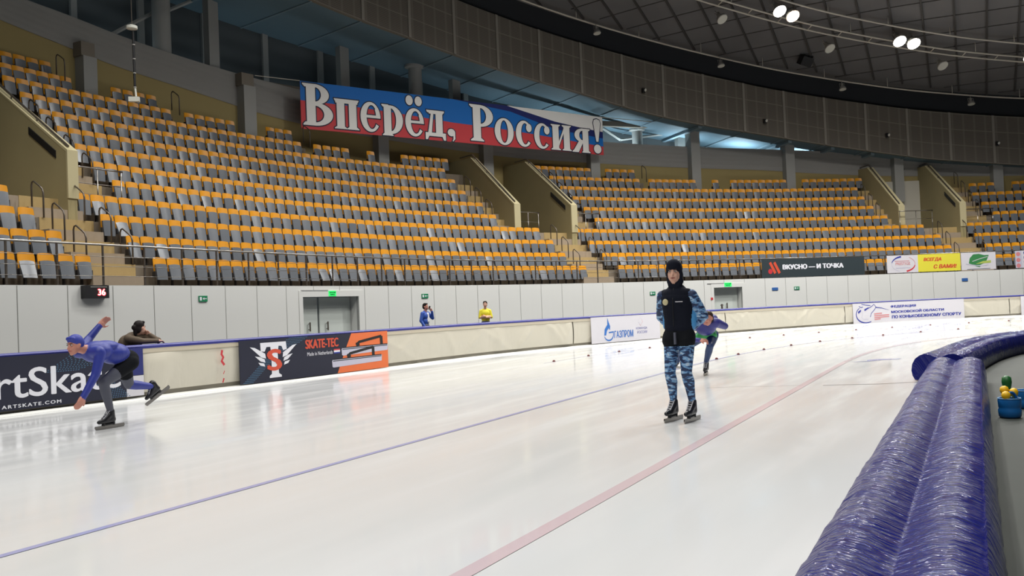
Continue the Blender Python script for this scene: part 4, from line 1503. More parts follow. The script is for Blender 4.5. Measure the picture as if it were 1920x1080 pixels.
for y in (0.18, 0.48, 0.8): pr.poly(arc(0.16, y, 0.12, 0.12, 0, 360, 8)[:-1], 'pink_ink', 0.001)
for y in (0.3, 0.55, 0.8): pr.poly([(0.45, y), (0.7, y), (0.7, y + 0.12), (0.45, y + 0.12)], 'blue_ink', 0.001)
pr.done('lettering', o)

# ------------------------------------------------------------------ long flag banner over the back wall
FA, FB_ = Vector((-9.398, 41.425, 0)), Vector((5.642, 52.378, 0))
FN = (FB_ - FA).normalized()
FO = Vector((-FN.y, FN.x, 0))            # outwards, away from the rink
FL = (FB_ - FA).length
flag_fn = lambda u, v, l: (FA + FN * u - FO * (l - 0.0) + Vector((0, 0, v)))
flag = sheet('flag_banner', flag_fn, 0, FL + 0.02, 9.98, 12.2, M['flag_red'], 40, 6, label='long red, blue and white banner with big white serif lettering under the gallery', cat='banner')
pr = Print(flag_fn); pr.begin(0.004)
edge = [(0, 11.3), (2.5, 11.27), (5.2, 11.16), (8.3, 10.98), (11.0, 10.92), (13.5, 10.8), (15.8, 10.66), (18.62, 10.47)]
pr.poly(edge + [(18.62, 12.2), (0, 12.2)], 'flag_blue')
pr.poly([(8.4, 12.2), (12.0, 11.9), (15.1, 11.2), (18.62, 10.95), (18.62, 11.4), (15.0, 11.68), (11.9, 12.2)], 'flag_deep', 0.002)
pr.poly([(11.77, 12.2), (13.4, 11.92), (15.05, 11.63), (17.0, 11.44), (18.62, 11.33), (18.62, 12.2)], 'flag_white', 0.004)
pr.done('flag_stripes', flag)


def ring_pts(cx, cy, rx, ry, a0=0, a1=360, n=28):
    return [(cx + rx * math.cos(R(a0 + (a1 - a0) * i / n)), cy + ry * math.sin(R(a0 + (a1 - a0) * i / n))) for i in range(n + (0 if abs(a1 - a0) >= 360 else 1))]


def rc(x0, y0, x1, y1):
    return ([(x0, y0), (x1, y0), (x1, y1), (x0, y1)], None)


def serif(cx, y, w_, up):
    h = 0.055
    s = 1 if up else -1
    return ([(cx - w_ / 2, y), (cx + w_ / 2, y), (cx + w_ / 2, y + s * h * 0.5), (cx + w_ * 0.32, y + s * h * 1.5), (cx - w_ * 0.32, y + s * h * 1.5), (cx - w_ / 2, y + s * h * 0.5)][::s], None)


def bowl(x0, yc, rx, ry, tx, ty, side=1):
    """half bowl opening from a stem at x0"""
    o_ = ring_pts(x0, yc, rx, ry, -90, 90, 16)
    i_ = ring_pts(x0, yc, rx - tx, ry - ty, 90, -90, 16)
    pts = o_ + i_
    if side < 0: pts = [(2 * x0 - x, y) for x, y in pts][::-1]
    return (pts, None)


def cshape(a0, a1, tx, ty):
    o_ = ring_pts(0.5, 0.5, 0.5, 0.5, a0, a1, 26)
    n = 26
    i_ = []
    for i in range(n + 1):
        a = a1 + (a0 - a1) * i / n
        i_.append((0.5 + 0.06 + (0.5 - tx) * math.cos(R(a)), 0.5 + (0.5 - ty) * math.sin(R(a))))
    return (o_ + i_, None)


def glyph_e():
    return [cshape(28, 325, 0.24, 0.1), ([(0.28, 0.47), (1.0, 0.47), (1.0, 0.56), (0.28, 0.56)], None), (ring_pts(0.5, 0.5, 0.5, 0.5, 5, 40, 8) + ring_pts(0.54, 0.5, 0.24, 0.4, 40, 5, 8), None)]


GL = {
    'В': [rc(.12, .02, .42, .98), serif(.2, 0, .4, True), serif(.2, 1, .4, False), bowl(.4, .755, .48, .245, .27, .07), bowl(.4, .28, .6, .28, .3, .08), rc(.3, 0, .45, .08), rc(.3, .92, .45, 1), rc(.3, .5, .45, .57)],
    'п': [rc(.1, 0, .41, 1), rc(.59, 0, .9, 1), rc(.05, .86, .95, 1), serif(.25, 0, .5, True), serif(.75, 0, .5, True), serif(.1, 1, .2, False), serif(.9, 1, .2, False)],
    'е': glyph_e(),
    'р': [rc(.1, 0, .44, .98), serif(.27, 0, .5, True), serif(.16, 1, .32, False), bowl(.42, .52, .58, .46, .33, .09)],
    'д': [([(.12, .12), (.3, .12), (.42, .9), (.3, .9)], None), rc(.52, .12, .84, .9), rc(.2, .88, .86, 1), serif(.2, 1, .22, False), serif(.85, 1, .16, False), rc(.02, .12, .98, .24), ([(.02, 0), (.12, 0), (.2, .14), (.02, .14)], None), ([(.98, 0), (.88, 0), (.8, .14), (.98, .14)], None)],
    ',': [(ring_pts(.5, .7, .45, .3), None), ([(.95, .7), (.95, .2), (.7, .0), (.6, .02), (.72, .2), (.72, .5)], None)],
    'Р': [rc(.14, .02, .46, .98), serif(.3, 0, .56, True), serif(.22, 1, .44, False), bowl(.44, .7, .56, .3, .3, .08), rc(.3, .92, .5, 1)],
    'о': [(ring_pts(.5, .5, .5, .5), ring_pts(.5, .5, .2, .42))],
    'с': [cshape(50, 318, .26, .09), (ring_pts(.8, .74, .17, .16), None)],
    'и': [rc(.08, 0, .38, 1), rc(.62, 0, .92, 1), ([(.36, .12), (.64, .72), (.64, .9), (.36, .3)], None), serif(.23, 0, .46, True), serif(.77, 0, .46, True), serif(.23, 1, .46, False), serif(.77, 1, .46, False)],
    'я': [rc(.58, 0, .9, 1), serif(.76, 0, .46, True), serif(.84, 1, .3, False), bowl(.6, .71, .46, .29, .26, .09, -1), ([(.02, 0), (.34, 0), (.62, .46), (.36, .46)], None), rc(.5, .42, .62, .5), rc(.5, .92, .62, 1), serif(.16, 0, .32, True)],
    '!': [([(.1, .88), (.2, .97), (.5, 1.0), (.8, .97), (.9, .88), (.62, .34), (.38, .34)], None), (ring_pts(.5, .13, .42, .13), None)],
    ':': [(ring_pts(.22, .5, .22, .5), None), (ring_pts(.78, .5, .22, .5), None)],
}
WORD = [('В', .1, 1.6, 10.17, 12.12), ('п', 1.67, 2.95, 10.13, 11.56), ('е', 3.03, 4.1, 10.11, 11.57), ('р', 4.18, 5.35, 10.01, 11.54), ('е', 5.48, 6.55, 10.08, 11.5), (':', 5.54, 6.47, 11.63, 12.12), ('д', 6.6, 7.85, 10.0, 11.5), (',', 7.92, 8.42, 10.0, 10.64),
        ('Р', 9.33, 10.82, 10.14, 12.06), ('о', 10.9, 12.15, 10.05, 11.5), ('с', 12.3, 13.42, 10.05, 11.48), ('с', 13.55, 14.67, 10.03, 11.45), ('и', 14.73, 16.2, 10.04, 11.47), ('я', 16.25, 17.62, 10.02, 11.4), ('!', 17.82, 18.5, 10.04, 12.05)]
for pas, (key, grow, lift) in enumerate((('outline', 0.05, 0.012), ('flag_white', 0.0, 0.02))):
    pr.begin(lift)
    for ch, x0, x1, y0, y1 in WORD:
        for q, (pts, hole) in enumerate(GL[ch]):
            mp = lambda L_: [(x0 + (x1 - x0) * x, y0 + (y1 - y0) * y) for x, y in L_]
            pr.geo(poly_geo(mp(pts), grow, mp(hole) if hole else None), key, 0.0004 * q)
    pr.done('lettering' if pas else 'letter_outline', flag)
# cords holding the banner's upper corners
mb = MB()
mb.tube([flag_fn(0, 12.2, 0), P(16.4, DW(16.4) - 0.5, 12.25)], 0.02, 5); mb.tube([flag_fn(FL, 12.2, 0), P(37.7, DW(37.7) - 0.5, 12.05)], 0.02, 5)
attach(mb.build('cord', M['white_tube']), flag)

# ------------------------------------------------------------------ light trusses under the roof
def conduit(name, d, drop, s0, s1, r, label, rails=1, gap=0.0):
    m = MB()
    for k in range(rails):
        m.tube([P(s, d + k * gap, roof_z(s, d) - drop - 0.12 * k) for s in np.arange(s0, s1, 0.9)], r, 6)
    if rails > 1:
        s = s0
        while s < s1 - 1:
            m.tube([P(s, d, roof_z(s, d) - drop), P(s, d + gap, roof_z(s, d) - drop - 0.12)], r * 0.6, 5)
            s += 1.75
    m2 = m
    s = s0 + 0.5
    while s < s1:                                # hangers up to the roof
        m2.tube([P(s, d, roof_z(s, d) - drop), P(s, d, roof_z(s, d) - 0.02)], 0.018, 5)
        s += 3.5
    return m.build(name, M['white_tube'], None, True, label=label, cat='conduit')


conduit('lamp_rail', 7.0, 0.62, 16, S1, 0.05, 'lowest pale pipe under the roof edge carrying small hanging lamps')
conduit('lamp_truss', 2.1, 0.62, 8, S1, 0.05, 'double pale pipe under the roof carrying the big floodlights', 2, 0.5)
conduit('lamp_rail', 0.95, 0.5, 20, S1, 0.05, 'uppermost pale pipe crossing the roof above the floodlights')

lp = {}


def floodlight(loc, tilt, rz, glass, label, group, scale=1.0):
    key = glass
    if key not in lp:
        root = empty('floodlight', loc, rz)
        m = MB(); m.lathe((0, 0, 0), [(0.06, 0.42), (0.09, 0.4), (0.1, 0.22), (0.14, 0.16), (0.24, 0.04), (0.27, -0.06), (0.27, -0.08)], 20)
        a = m.build('reflector', M['lamp_body'], root, True); autosmooth(a, 50)
        m = MB(); m.lathe((0, 0, -0.1), [(0.25, 0.0), (0.25, 0.03)], 20)
        b = m.build('lamp_glass', M[glass], root)
        m = MB(); m.tube([(-0.2, 0, 0.12), (-0.2, 0, 0.4), (0.2, 0, 0.4), (0.2, 0, 0.12)], 0.015, 5); m.tube([(0, 0, 0.4), (0, 0, 0.62)], 0.02, 5)
        c = m.build('bracket', M['lamp_body'], root)
        lp[key] = (root, [a, b, c])
    else:
        root = lp[key][0].copy(); COL.objects.link(root)
        for c in lp[key][1]:
            n_ = c.copy(); COL.objects.link(n_); n_.parent = root
    root.location = loc
    root.rotation_euler = (tilt, 0, rz)
    root.scale = (scale,) * 3
    return setp(root, label, 'lamp', group)


def on_truss(s, d, drop):
    return P(s, d, roof_z(s, d) - drop)


LITT = ['left lamp of the left lit pair on the double truss', 'right, warmer lamp of the left lit pair on the double truss', 'left lamp of the middle lit pair on the double truss', 'right lamp of the middle lit pair on the double truss', 'lit lamp on the double truss at the right edge of the roof']
for (s, d, gl), t in zip(((38.7, 1.15, 'lamp_on'), (39.55, 1.25, 'lamp_warm'), (45.85, 1.4, 'lamp_on'), (46.65, 1.4, 'lamp_on'), (53.0, 1.35, 'lamp_on')), LITT):
    floodlight(on_truss(s, d, 0.95), -R(38), theta(s), gl, 'bright ' + t, 'lit floodlights', 1.35)
for s, d, t in ((36.3, 2.75, 'left of the lit pair at the top'), (42.7, 2.95, 'between the two lit pairs'), (49.0, 2.8, 'right of the middle lit pair')):
    floodlight(on_truss(s, d, 1.15), -R(40), theta(s) + 0.2, 'lamp_off', 'unlit floodlight hanging below the double truss %s' % t, 'unlit floodlights', 1.15)
for s, t in ((31.4, 'first'), (38.4, 'second'), (45.3, 'third'), (52.3, 'fourth')):
    floodlight(on_truss(s, 6.6, 1.3), -R(12), theta(s), 'lamp_off', '%s small hanging lamp from the left along the lowest roof pipe' % t, 'small lamps on the lowest pipe', 0.8)

spk = None
for n, (s, z) in enumerate(((34.37, 13.55), (41.2, 12.0), (48.05, 11.05), (53.9, 10.28))):
    if spk is None:
        root = empty('wall_speaker', P(s, FD - 0.15, z), theta(s))
        m = MB(); m.box((0, 0, 0), (0.16, 0.14, 0.26)); k1 = m.build('housing', M['black'], root)
        m = MB(); m.lathe((0.06, -0.07, 0.02), [(0.07, 0), (0.09, 0.03)], 12, 0, (0.3, -1, -0.3)); k2 = m.build('speaker_cone', M['lamp_off'], root)
        spk = (root, [k1, k2])
    else:
        root = spk[0].copy(); COL.objects.link(root)
        for c in spk[1]:
            n_ = c.copy(); COL.objects.link(n_); n_.parent = root
        root.location = P(s, FD - 0.15, z); root.rotation_euler = (0, 0, theta(s))
    setp(root, 'small black fixture on the perforated fascia, %s from the left' % ONES[n + 1], 'speaker', 'fixtures on the fascia')
p = on_truss(42.9, 5.9, 0.4)
m = MB(); m.box((p[0], p[1], p[2]), (0.75, 0.45, 0.55), 0.4, 0, Euler((0.5, 0.2, 0.4))); m.tube([(p[0], p[1], p[2]), (p[0], p[1], p[2] + 0.5)], 0.03, 5)
m.box((p[0] + 0.3, p[1], p[2] + 0.22), (0.3, 0.2, 0.1), 0.4)
m.build('roof_loudspeaker', M['black'], label='dark boxy loudspeaker hung under the roof left of the middle lamps', cat='speaker')

# hanging cable with camera ring on the left
HX, HY = -11.12, 27.0
root = empty('hanging_camera', (-11.12, 27.0, 0), label='white ring and box hanging on a dark jointed cable in front of the left stand', cat='camera')
m = MB(); m.tube([(0, 0, 10.3), (0, 0, roof_z(*near_sd(HX, HY)) - 0.02)], 0.012, 5); attach_o = m.build('cable', M['steel_dark'], root)
m = MB(); m.lathe((0, 0, 10.18), [(0.06, 0.14), (0.16, 0.1), (0.16, 0.02), (0.06, 0.0)], 18); m.build('ring_housing', M['lamp_off'], root)
m = MB()
for k in range(4): m.tube([(0.03, 0, 10.14 - 0.43 * k), (0.035, 0, 10.14 - 0.43 * (k + 1) + 0.03)], 0.035, 6)
m.build('jointed_cable', M['black'], root)
m = MB()
for k in range(4): m.tube([(0.035, 0, 9.73 - 0.43 * k), (0.035, 0, 9.70 - 0.43 * k)], 0.045, 8)
m.build('clamp', M['lamp_body'], root)
m = MB(); m.tube([(0.04, 0, 8.4), (0.06, 0, 8.15)], 0.03, 6); m.box((0.0, 0, 8.06), (0.3, 0.16, 0.14), 0.2); m.build('camera_box', M['lamp_off'], root)

# ------------------------------------------------------------------ signs on the white wall
def wall_fn(s0):
    return lambda u, v, l: P(s0 + u, -0.03 - l, v)


def wall_sign(name, s0, s1, z0, z1, m, label, cat, group=None, lit=False, draw=None, d=None):
    mb_ = MB(); mb_.sweep(rectprof(-0.03, 0.01, z0, z1), s0, s1, 0.5, 0, True)
    o = mb_.build(name, M[m], label=label, cat=cat)
    if group: o['group'] = group
    if draw:
        f = wall_fn(s0)
        q = Print(lambda u, v, l: f(u * (s1 - s0), z0 + v * (z1 - z0), l)); q.begin(0.004)
        draw(q)
        q.done('pictogram', o)
    return o


def runner(q):
    q.poly([(0.06, 0.2), (0.3, 0.2), (0.3, 0.8), (0.06, 0.8)], 'white_ink')
    q.line([(0.9, 0.5), (0.55, 0.5)], 0.12, 'white_ink'); q.poly([(0.6, 0.25), (0.4, 0.5), (0.6, 0.75)], 'white_ink')


def exit_text(q):
    q.text('ЗАПАСНЫЙ', 0.08, 0.92, 0.56, 0.88, 'sign_dark', 0.02)
    q.text('ВЫХОД', 0.2, 0.8, 0.14, 0.46, 'sign_dark', 0.02)


wall_sign('exit_sign', 10.68, 11.04, 1.95, 2.13, 'sign_lit', 'lit green exit sign above the left double door', 'exit sign', draw=exit_text)
wall_sign('exit_sign', 33.74, 34.18, 1.93, 2.13, 'sign_lit', 'lit green exit sign above the far door right of the standing skater', 'exit sign', draw=exit_text)
wall_sign('direction_sign', 5.25, 5.55, 1.85, 2.01, 'sign_green', 'green direction sign on the white wall above the seated brown jacket', 'sign', draw=runner)['label'] = 'green direction sign on the white wall left of the double door'
wall_sign('direction_sign', 15.55, 15.9, 1.82, 1.98, 'sign_green', 'green direction sign above the man in the blue jacket', 'sign', draw=runner)
wall_sign('direction_sign', 29.13, 29.45, 1.65, 1.81, 'sign_green', 'green direction sign just left of the standing skater', 'sign', draw=runner)
wall_sign('direction_sign', 38.0, 38.32, 1.65, 1.81, 'sign_green', 'green direction sign under the dark slate rail banner', 'sign', draw=runner)
wall_sign('notice_sign', 36.66, 37.02, 1.66, 1.8, 'sign_blue', 'blue notice sign left of the green sign under the slate banner', 'sign')
wall_sign('notice_sign', 47.87, 48.2, 1.75, 1.91, 'sign_blue', 'blue notice sign on the white wall below the green leaf banner', 'sign')
wall_sign('alarm_button', 32.88, 33.0, 1.3, 1.42, 'red_ink', 'small red alarm button left of the far door', 'button')
for s0, s1, z, t in ((9.4, 10.66, 2.13, 'left double door'), (32.7, 33.72, 2.1, 'far door')):
    m = MB(); m.sweep(rectprof(-0.03, 0.0, z, z + 0.03), s0, s1, 0.5, 0, True)
    m.build('cable_duct', M['joint'], label='thin grey cable duct leading to the exit sign over the %s' % t, cat='cable duct')
# exit sign inside the right portal
f = P(48.05, DW(48.05) - 0.2, 7.42)
root = empty('portal_exit_sign', f, theta(48.05), label='lit green exit sign on the pale wall inside the right portal', cat='exit sign')
m = MB(); m.box((0, 0, 0), (0.5, 0.08, 0.17)); m.build('sign_panel', M['sign_lit'], root)
m = MB(); m.box((0, 0.02, -0.1), (0.4, 0.05, 0.03)); m.build('sign_base', M['sign_dark'], root)

# scoreboard with red digits
sc0, sc1 = 1.6, 2.26
m = MB(); m.sweep(rectprof(-0.16, 0.0, 1.97, 2.28), sc0, sc1, 0.4, 0, True)
score = m.build('scoreboard', M['black'], label='small black lap counter with a glowing red digit on the white wall', cat='scoreboard')
q = Print(lambda u, v, l: P(sc0 + u, -0.165 - l, v)); q.begin(0.002)
q.text('36', 0.33, 0.56, 2.03, 2.2, 'led', 0.05); q.text('36', 0.35, 0.54, 2.05, 2.18, 'led_core', 0.0, 0.002)
q.line([(0.14, 2.24), (0.6, 2.24)], 0.018, 'lamp_body')
q.done('digits', score)

# red chalk marks on the cream cover
q = Print(barrier_fn(-1.5, 0.5)); q.begin(0.004)
q.line([(1.62, 0.76), (1.6, 0.68), (1.64, 0.62), (1.6, 0.55), (1.66, 0.47)], 0.05, 'red_ink'); q.line([(1.66, 0.36), (1.63, 0.3)], 0.015, 'red_ink'); q.line([(1.64, 0.22), (1.61, 0.14)], 0.03, 'red_ink')
attach(q.mb.build('chalk_marks', [M[k] for k in q.mats]), bar)

# ------------------------------------------------------------------ lane markers on the ice
mk = None
MK = [(s, PUCK_D(s), 'outer lane line') for s in (7.1, 9.3, 11.3, 13.35, 18.3, 21.0, 23.5, 26.1, 28.9, 31.6, 34.4, 37.1, 39.8, 42.5)]
MK += [(s, BLUE_D(s), 'blue lane line') for s in (7.4, 9.2, 11.5, 14.1, 17.0, 20.2, 23.1, 26.4, 29.6)]
cnt = {}
for s, d, ln in MK:
    cnt[ln] = cnt.get(ln, 0) + 1
    if mk is None:
        m = MB(); m.lathe((0, 0, 0), [(0.036, 0.0), (0.036, 0.01), (0.022, 0.034), (0.014, 0.038)], 12)
        mk = m.build('lane_marker', M['marker']); o = mk
    else:
        o = mk.copy(); COL.objects.link(o)
    o.location = P(s, d, 0.003)
    setp(o, 'small dark red rubber marker on the %s, %s from the left' % (ln, ordinal(cnt[ln])), 'lane marker', 'lane markers on the %s' % ln)

# ------------------------------------------------------------------ blue wrapped pads along the inner edge
def pad(name, line, label, seed):
    line = resample(line, 0.09)
    sec = [(-.335, .0), (-.37, .06), (-.385, .14), (-.37, .23), (-.325, .31), (-.26, .36), (-.19, .38), (-.115, .365), (-.05, .335), (-.012, .318), (.0, .312), (.012, .318), (.06, .338), (.13, .368), (.2, .375), (.26, .355), (.305, .335), (.312, .345), (.325, .33), (.36, .25), (.378, .15), (.37, .06), (.345, .0)]
    rg = np.random.RandomState(seed)
    L = [0.0]
    for i in range(1, len(line)): L.append(L[-1] + (line[i] - line[i - 1]).length)
    n = len(sec)
    nz = rg.normal(0, 1, (len(line), n))
    ker = np.array([.25, .5, .25])
    for _ in range(2): nz = np.apply_along_axis(lambda a: np.convolve(a, ker, 'same'), 1, nz)
    wig = np.convolve(rg.normal(0, 1, len(line) + 30), np.ones(31) / 31, 'valid') * 0.05
    vs, uv = [], []
    acc = np.r_[0, np.cumsum(np.hypot(*np.diff(np.array(sec), axis=0).T))]
    for i, p in enumerate(line):
        t = (line[min(i + 1, len(line) - 1)] - line[max(i - 1, 0)]).normalized()
        r_ = Vector((t.y, -t.x, 0))
        for j, (l, z) in enumerate(sec):
            k = 1 + (0.016 * nz[i, j] if z > 0.05 else 0) + wig[i] * 0.25
            vs.append(p + r_ * (l * k) + Vector((0, 0, max(0.0, z * (1 + 0.014 * nz[i, j] * (z > .02) + wig[i] * 0.25)))))
            uv.append((L[i], acc[j]))
    fs = [(i * n + j, (i + 1) * n + j, (i + 1) * n + j + 1, i * n + j + 1) for i in range(len(line) - 1) for j in range(n - 1)]
    fs += [tuple(range(n)), tuple((len(line) - 1) * n + j for j in range(n - 1, -1, -1))]
    o = mesh_obj(name, vs, fs, M['wrap'], None, uv, None, True, label=label, cat='pad')
    return autosmooth(o, 70)


pad('crash_pad', PAD1, 'long straight blue wrapped pad in the right foreground edging the ice', 4)
p2 = pad('crash_pad', PAD2, 'curved blue wrapped pad continuing to the right beyond the straight one', 9)
p2.location = (0, 0, 0.012)
p2.scale = (1, 1, 1.04)


# ------------------------------------------------------------------ blue tubs with yellow rubber handles
def tub(loc, rz, label, green, nb):
    root = empty('blue_tub', loc, rz, label=label, cat='tub', group='blue tubs on the infield floor')
    m = MB(); m.lathe((0, 0, 0), [(0.105, 0.0), (0.122, 0.02), (0.128, 0.09), (0.118, 0.11), (0.122, 0.13), (0.128, 0.2), (0.12, 0.225), (0.112, 0.225), (0.105, 0.19)], 24)
    autosmooth(m.build('body', M['tub'], root, True), 50)
    m = MB(); m.tube([(0.123 * math.cos(a), 0.123 * math.sin(a), 0.226) for a in np.linspace(0, 2 * math.pi, 25)[:-1]], 0.006, 5, 0, True); m.build('rim', M['tub_rim'], root)
    m = MB(); m.tube([(0.07 * math.cos(a), -0.03, 0.21 + 0.085 * math.sin(a)) for a in np.linspace(0, math.pi, 11)], 0.016, 7); m.build('carry_handle', M['tub'], root)
    for k, (x, y, z) in enumerate(((-0.09, -0.05, 0.25), (-0.005, 0.06, 0.30), (0.085, 0.0, 0.275))[:nb]):
        m = MB(); m.lathe((x, y, z - 0.075), [(0.014, 0), (0.02, 0.03), (0.045, 0.065), (0.052, 0.095), (0.042, 0.125), (0.015, 0.14)], 14, 0, (0.15 * (1 - k), 0.1, 1))
        autosmooth(m.build('ball', M['ball_yellow'], root, True), 60)
    if green:
        m = MB(); m.lathe((0.12, 0.12, 0.2), [(0.02, 0), (0.045, 0.05), (0.05, 0.085), (0.035, 0.12), (0.01, 0.13)], 14)
        autosmooth(m.build('ball', M['ball_green'], root, True), 60)
    root.scale = (0.86, 0.86, 0.88)
    return root


tub((5.06, 9.3, 0.007), 0.2, 'blue tub with three yellow rubber knobs beside the straight pad', False, 3)
tub((5.6, 9.95, 0.007), 0.5, 'blue tub with a green knob at the right edge behind the first tub', False, 0)
m = MB(); m.lathe((0, 0, 0), [(0.02, 0), (0.05, 0.06), (0.052, 0.16), (0.04, 0.26), (0.05, 0.32), (0.045, 0.37), (0.015, 0.39)], 14)
o = autosmooth(m.build('green_skittle', M['ball_green'], None, True, label='dark green rubber skittle standing behind the first blue tub', cat='skittle'), 60)
o.location = (5.27, 9.72, 0.007)

# ------------------------------------------------------------------ people
def cap(a, ra, b, rb, m): return ('c', Vector(a), ra, Vector(b), rb, m)
def ball(c, rad, m, rot=(0, 0, 0)): return ('e', Vector(c), rad, Euler([R(q) for q in rot]), m)


def add_prim(mb, p, grow=0.0):
    if p[0] == 'c':
        _, a, ra, b, rb, m = p
        d = b - a
        L = d.length
        if L < 1e-6:
            mb.ell(a, (ra, ra, ra), 0, 14, 9); return
        sn = (ra - rb) / L
        sn = max(-0.95, min(0.95, sn)); cs = math.sqrt(1 - sn * sn)
        prof = []
        a0 = math.asin(sn)
        for i in range(6):
            t = -math.pi / 2 + (a0 + math.pi / 2) * i / 5
            prof.append((max(1e-4, ra * math.cos(t)), ra * math.sin(t)))
        for i in range(6):
            t = a0 + (math.pi / 2 - a0) * i / 5
            prof.append((max(1e-4, rb * math.cos(t)), L + rb * math.sin(t)))
        mb.lathe(a, prof, 14, 0, d)
    else:
        mb.ell(p[1], p[2], 0, 18, 12, p[3])


def sdf(p, q):
    if p[0] == 'c':
        a, ra, b, rb = np.array(p[1]), p[2], np.array(p[3]), p[4]
        d = b - a
        t = np.clip(((q - a) @ d) / max(d @ d, 1e-12), 0, 1)
        return np.linalg.norm(q - a - t[:, None] * d, axis=1) - (ra + (rb - ra) * t)
    c, r_, rot = np.array(p[1]), np.array(p[2]), np.array(p[3].to_matrix())
    l = (q - c) @ rot
    k = np.linalg.norm(l / r_, axis=1)
    g = np.linalg.norm(l / (r_ * r_), axis=1)
    return k * (k - 1) / np.maximum(g, 1e-9)


def fused(name, prims, parent, voxel=0.01, smooth_it=4, details=(), paint=None):
    """one continuous skin around all the shapes; every face takes the cloth of the nearest shape"""
    mb = MB()
    for p in prims: add_prim(mb, p)
    me = bpy.data.meshes.new(name)
    me.from_pydata(mb.v, [], mb.f)
    tmp = bpy.data.objects.new(name, me)
    COL.objects.link(tmp)
    rm = tmp.modifiers.new('remesh', 'REMESH'); rm.mode = 'VOXEL'; rm.voxel_size = voxel; rm.use_smooth_shade = True
    sm = tmp.modifiers.new('smooth', 'SMOOTH'); sm.factor = 0.5; sm.iterations = smooth_it
    bpy.context.view_layer.update()
    dg = bpy.context.evaluated_depsgraph_get()
    out = bpy.data.meshes.new_from_object(tmp.evaluated_get(dg))
    bpy.data.objects.remove(tmp)
    n = len(out.vertices); co = np.zeros(n * 3); out.vertices.foreach_get('co', co); co = co.reshape(-1, 3)
    faces = [tuple(p.vertices) for p in out.polygons]
    cen = np.array([co[list(f)].mean(0) for f in faces])
    dist = np.stack([sdf(p, cen) for p in prims])
    keys = []
    for p in prims:
        if p[-1] not in keys: keys.append(p[-1])
    idx = np.array([keys.index(p[-1]) for p in prims])[dist.argmin(0)]
    names = [keys[i] for i in idx]
    if paint is not None: names = [paint(c, nm) for c, nm in zip(cen, names)]
    verts = [tuple(v) for v in co]
    for p in details:
        d = MB(); add_prim(d, p)
        k = len(verts)
        verts += d.v
        faces += [tuple(i + k for i in f) for f in d.f]
        names += [p[-1]] * len(d.f)
    keys = sorted(set(names))
    o = mesh_obj(name, verts, faces, [M[k] for k in keys], parent, None, [keys.index(q) for q in names], True)
    bpy.data.meshes.remove(out)
    return o


def fingers(w_, dirn, palm_n, m, curl=0.5, side=1, sc=1.0):
    """palm, four unequal bent fingers and a thumb; dirn along the hand, palm_n out of the palm"""
    d = Vector(dirn).normalized(); n = Vector(palm_n).normalized()
    x = d.cross(n).normalized() * side
    w_ = Vector(w_)
    pr = [cap(w_, .026 * sc, w_ + d * .05 * sc, .03 * sc, m), cap(w_ + d * .03 * sc + x * .022 * sc, .02 * sc, w_ + d * .085 * sc + x * .028 * sc, .017 * sc, m), cap(w_ + d * .03 * sc - x * .022 * sc, .02 * sc, w_ + d * .08 * sc - x * .028 * sc, .015 * sc, m)]
    for k, (off, ln) in enumerate(((.033, .068), (.012, .078), (-.011, .074), (-.033, .058))):
        b = w_ + d * .085 * sc + x * off * sc
        a1 = curl * 0.6; a2 = curl * 1.5
        m1 = b + (d * math.cos(a1) + n * math.sin(a1)) * ln * .55 * sc
        m2 = m1 + (d * math.cos(a2) + n * math.sin(a2)) * ln * .5 * sc
        pr += [cap(b, .0098 * sc, m1, .009 * sc, m), cap(m1, .009 * sc, m2, .0075 * sc, m)]
    t0 = w_ + d * .025 * sc + x * .03 * sc
    t1 = t0 + (d * .6 + x * .75 + n * .25).normalized() * .042 * sc
    t2 = t1 + (d * .9 + x * .25 + n * .4).normalized() * .032 * sc
    pr += [cap(t0, .014 * sc, t1, .011 * sc, m), cap(t1, .0105 * sc, t2, .0085 * sc, m)]
    return pr


def head_prims(c, fwd, up, skin, sc=1.0):
    """skull, jaw, nose, ears; returns prims and small features"""
    f = Vector(fwd).normalized(); u = Vector(up); u = (u - f * u.dot(f)).normalized(); x = u.cross(f).normalized() * -1
    c = Vector(c)
    at = lambda a, b, k: c + x * a * sc + f * b * sc + u * k * sc
    M3 = Matrix((x, -f, u)).transposed()
    e = M3.to_euler()
    def el(p, rad, m): return ('e', p, tuple(q * sc for q in rad), e, m)
    pr = [el(at(0, -.01, .03), (.074, .092, .088), skin), el(at(0, .025, -.03), (.062, .066, .085), skin), cap(at(0, .05, -.085), .03 * sc, at(0, .06, -.095), .026 * sc, skin),
          cap(at(0, .088, .008), .009 * sc, at(0, .106, -.03), .0145 * sc, skin), el(at(.074, -.005, -.005), (.012, .022, .032), skin), el(at(-.074, -.005, -.005), (.012, .022, .032), skin),
          el(at(.03, .066, -.03), (.024, .02, .026), skin), el(at(-.03, .066, -.03), (.024, .02, .026), skin)]
    de = []
    for s_ in (1, -1):
        de += [el(at(.031 * s_, .079, .012), (.0155, .008, .0075), 'eye_white'), el(at(.031 * s_, .086, .012), (.0068, .004, .0068), 'iris'),
               cap(at(.017 * s_, .089, .03), .0048 * sc, at(.046 * s_, .076, .033), .004 * sc, 'brow')]
    de += [cap(at(-.022, .085, -.062), .0055 * sc, at(.022, .085, -.062), .0055 * sc, 'lips'), el(at(0, .09, -.064), (.017, .008, .008), 'lips')]
    return pr, de, at, e


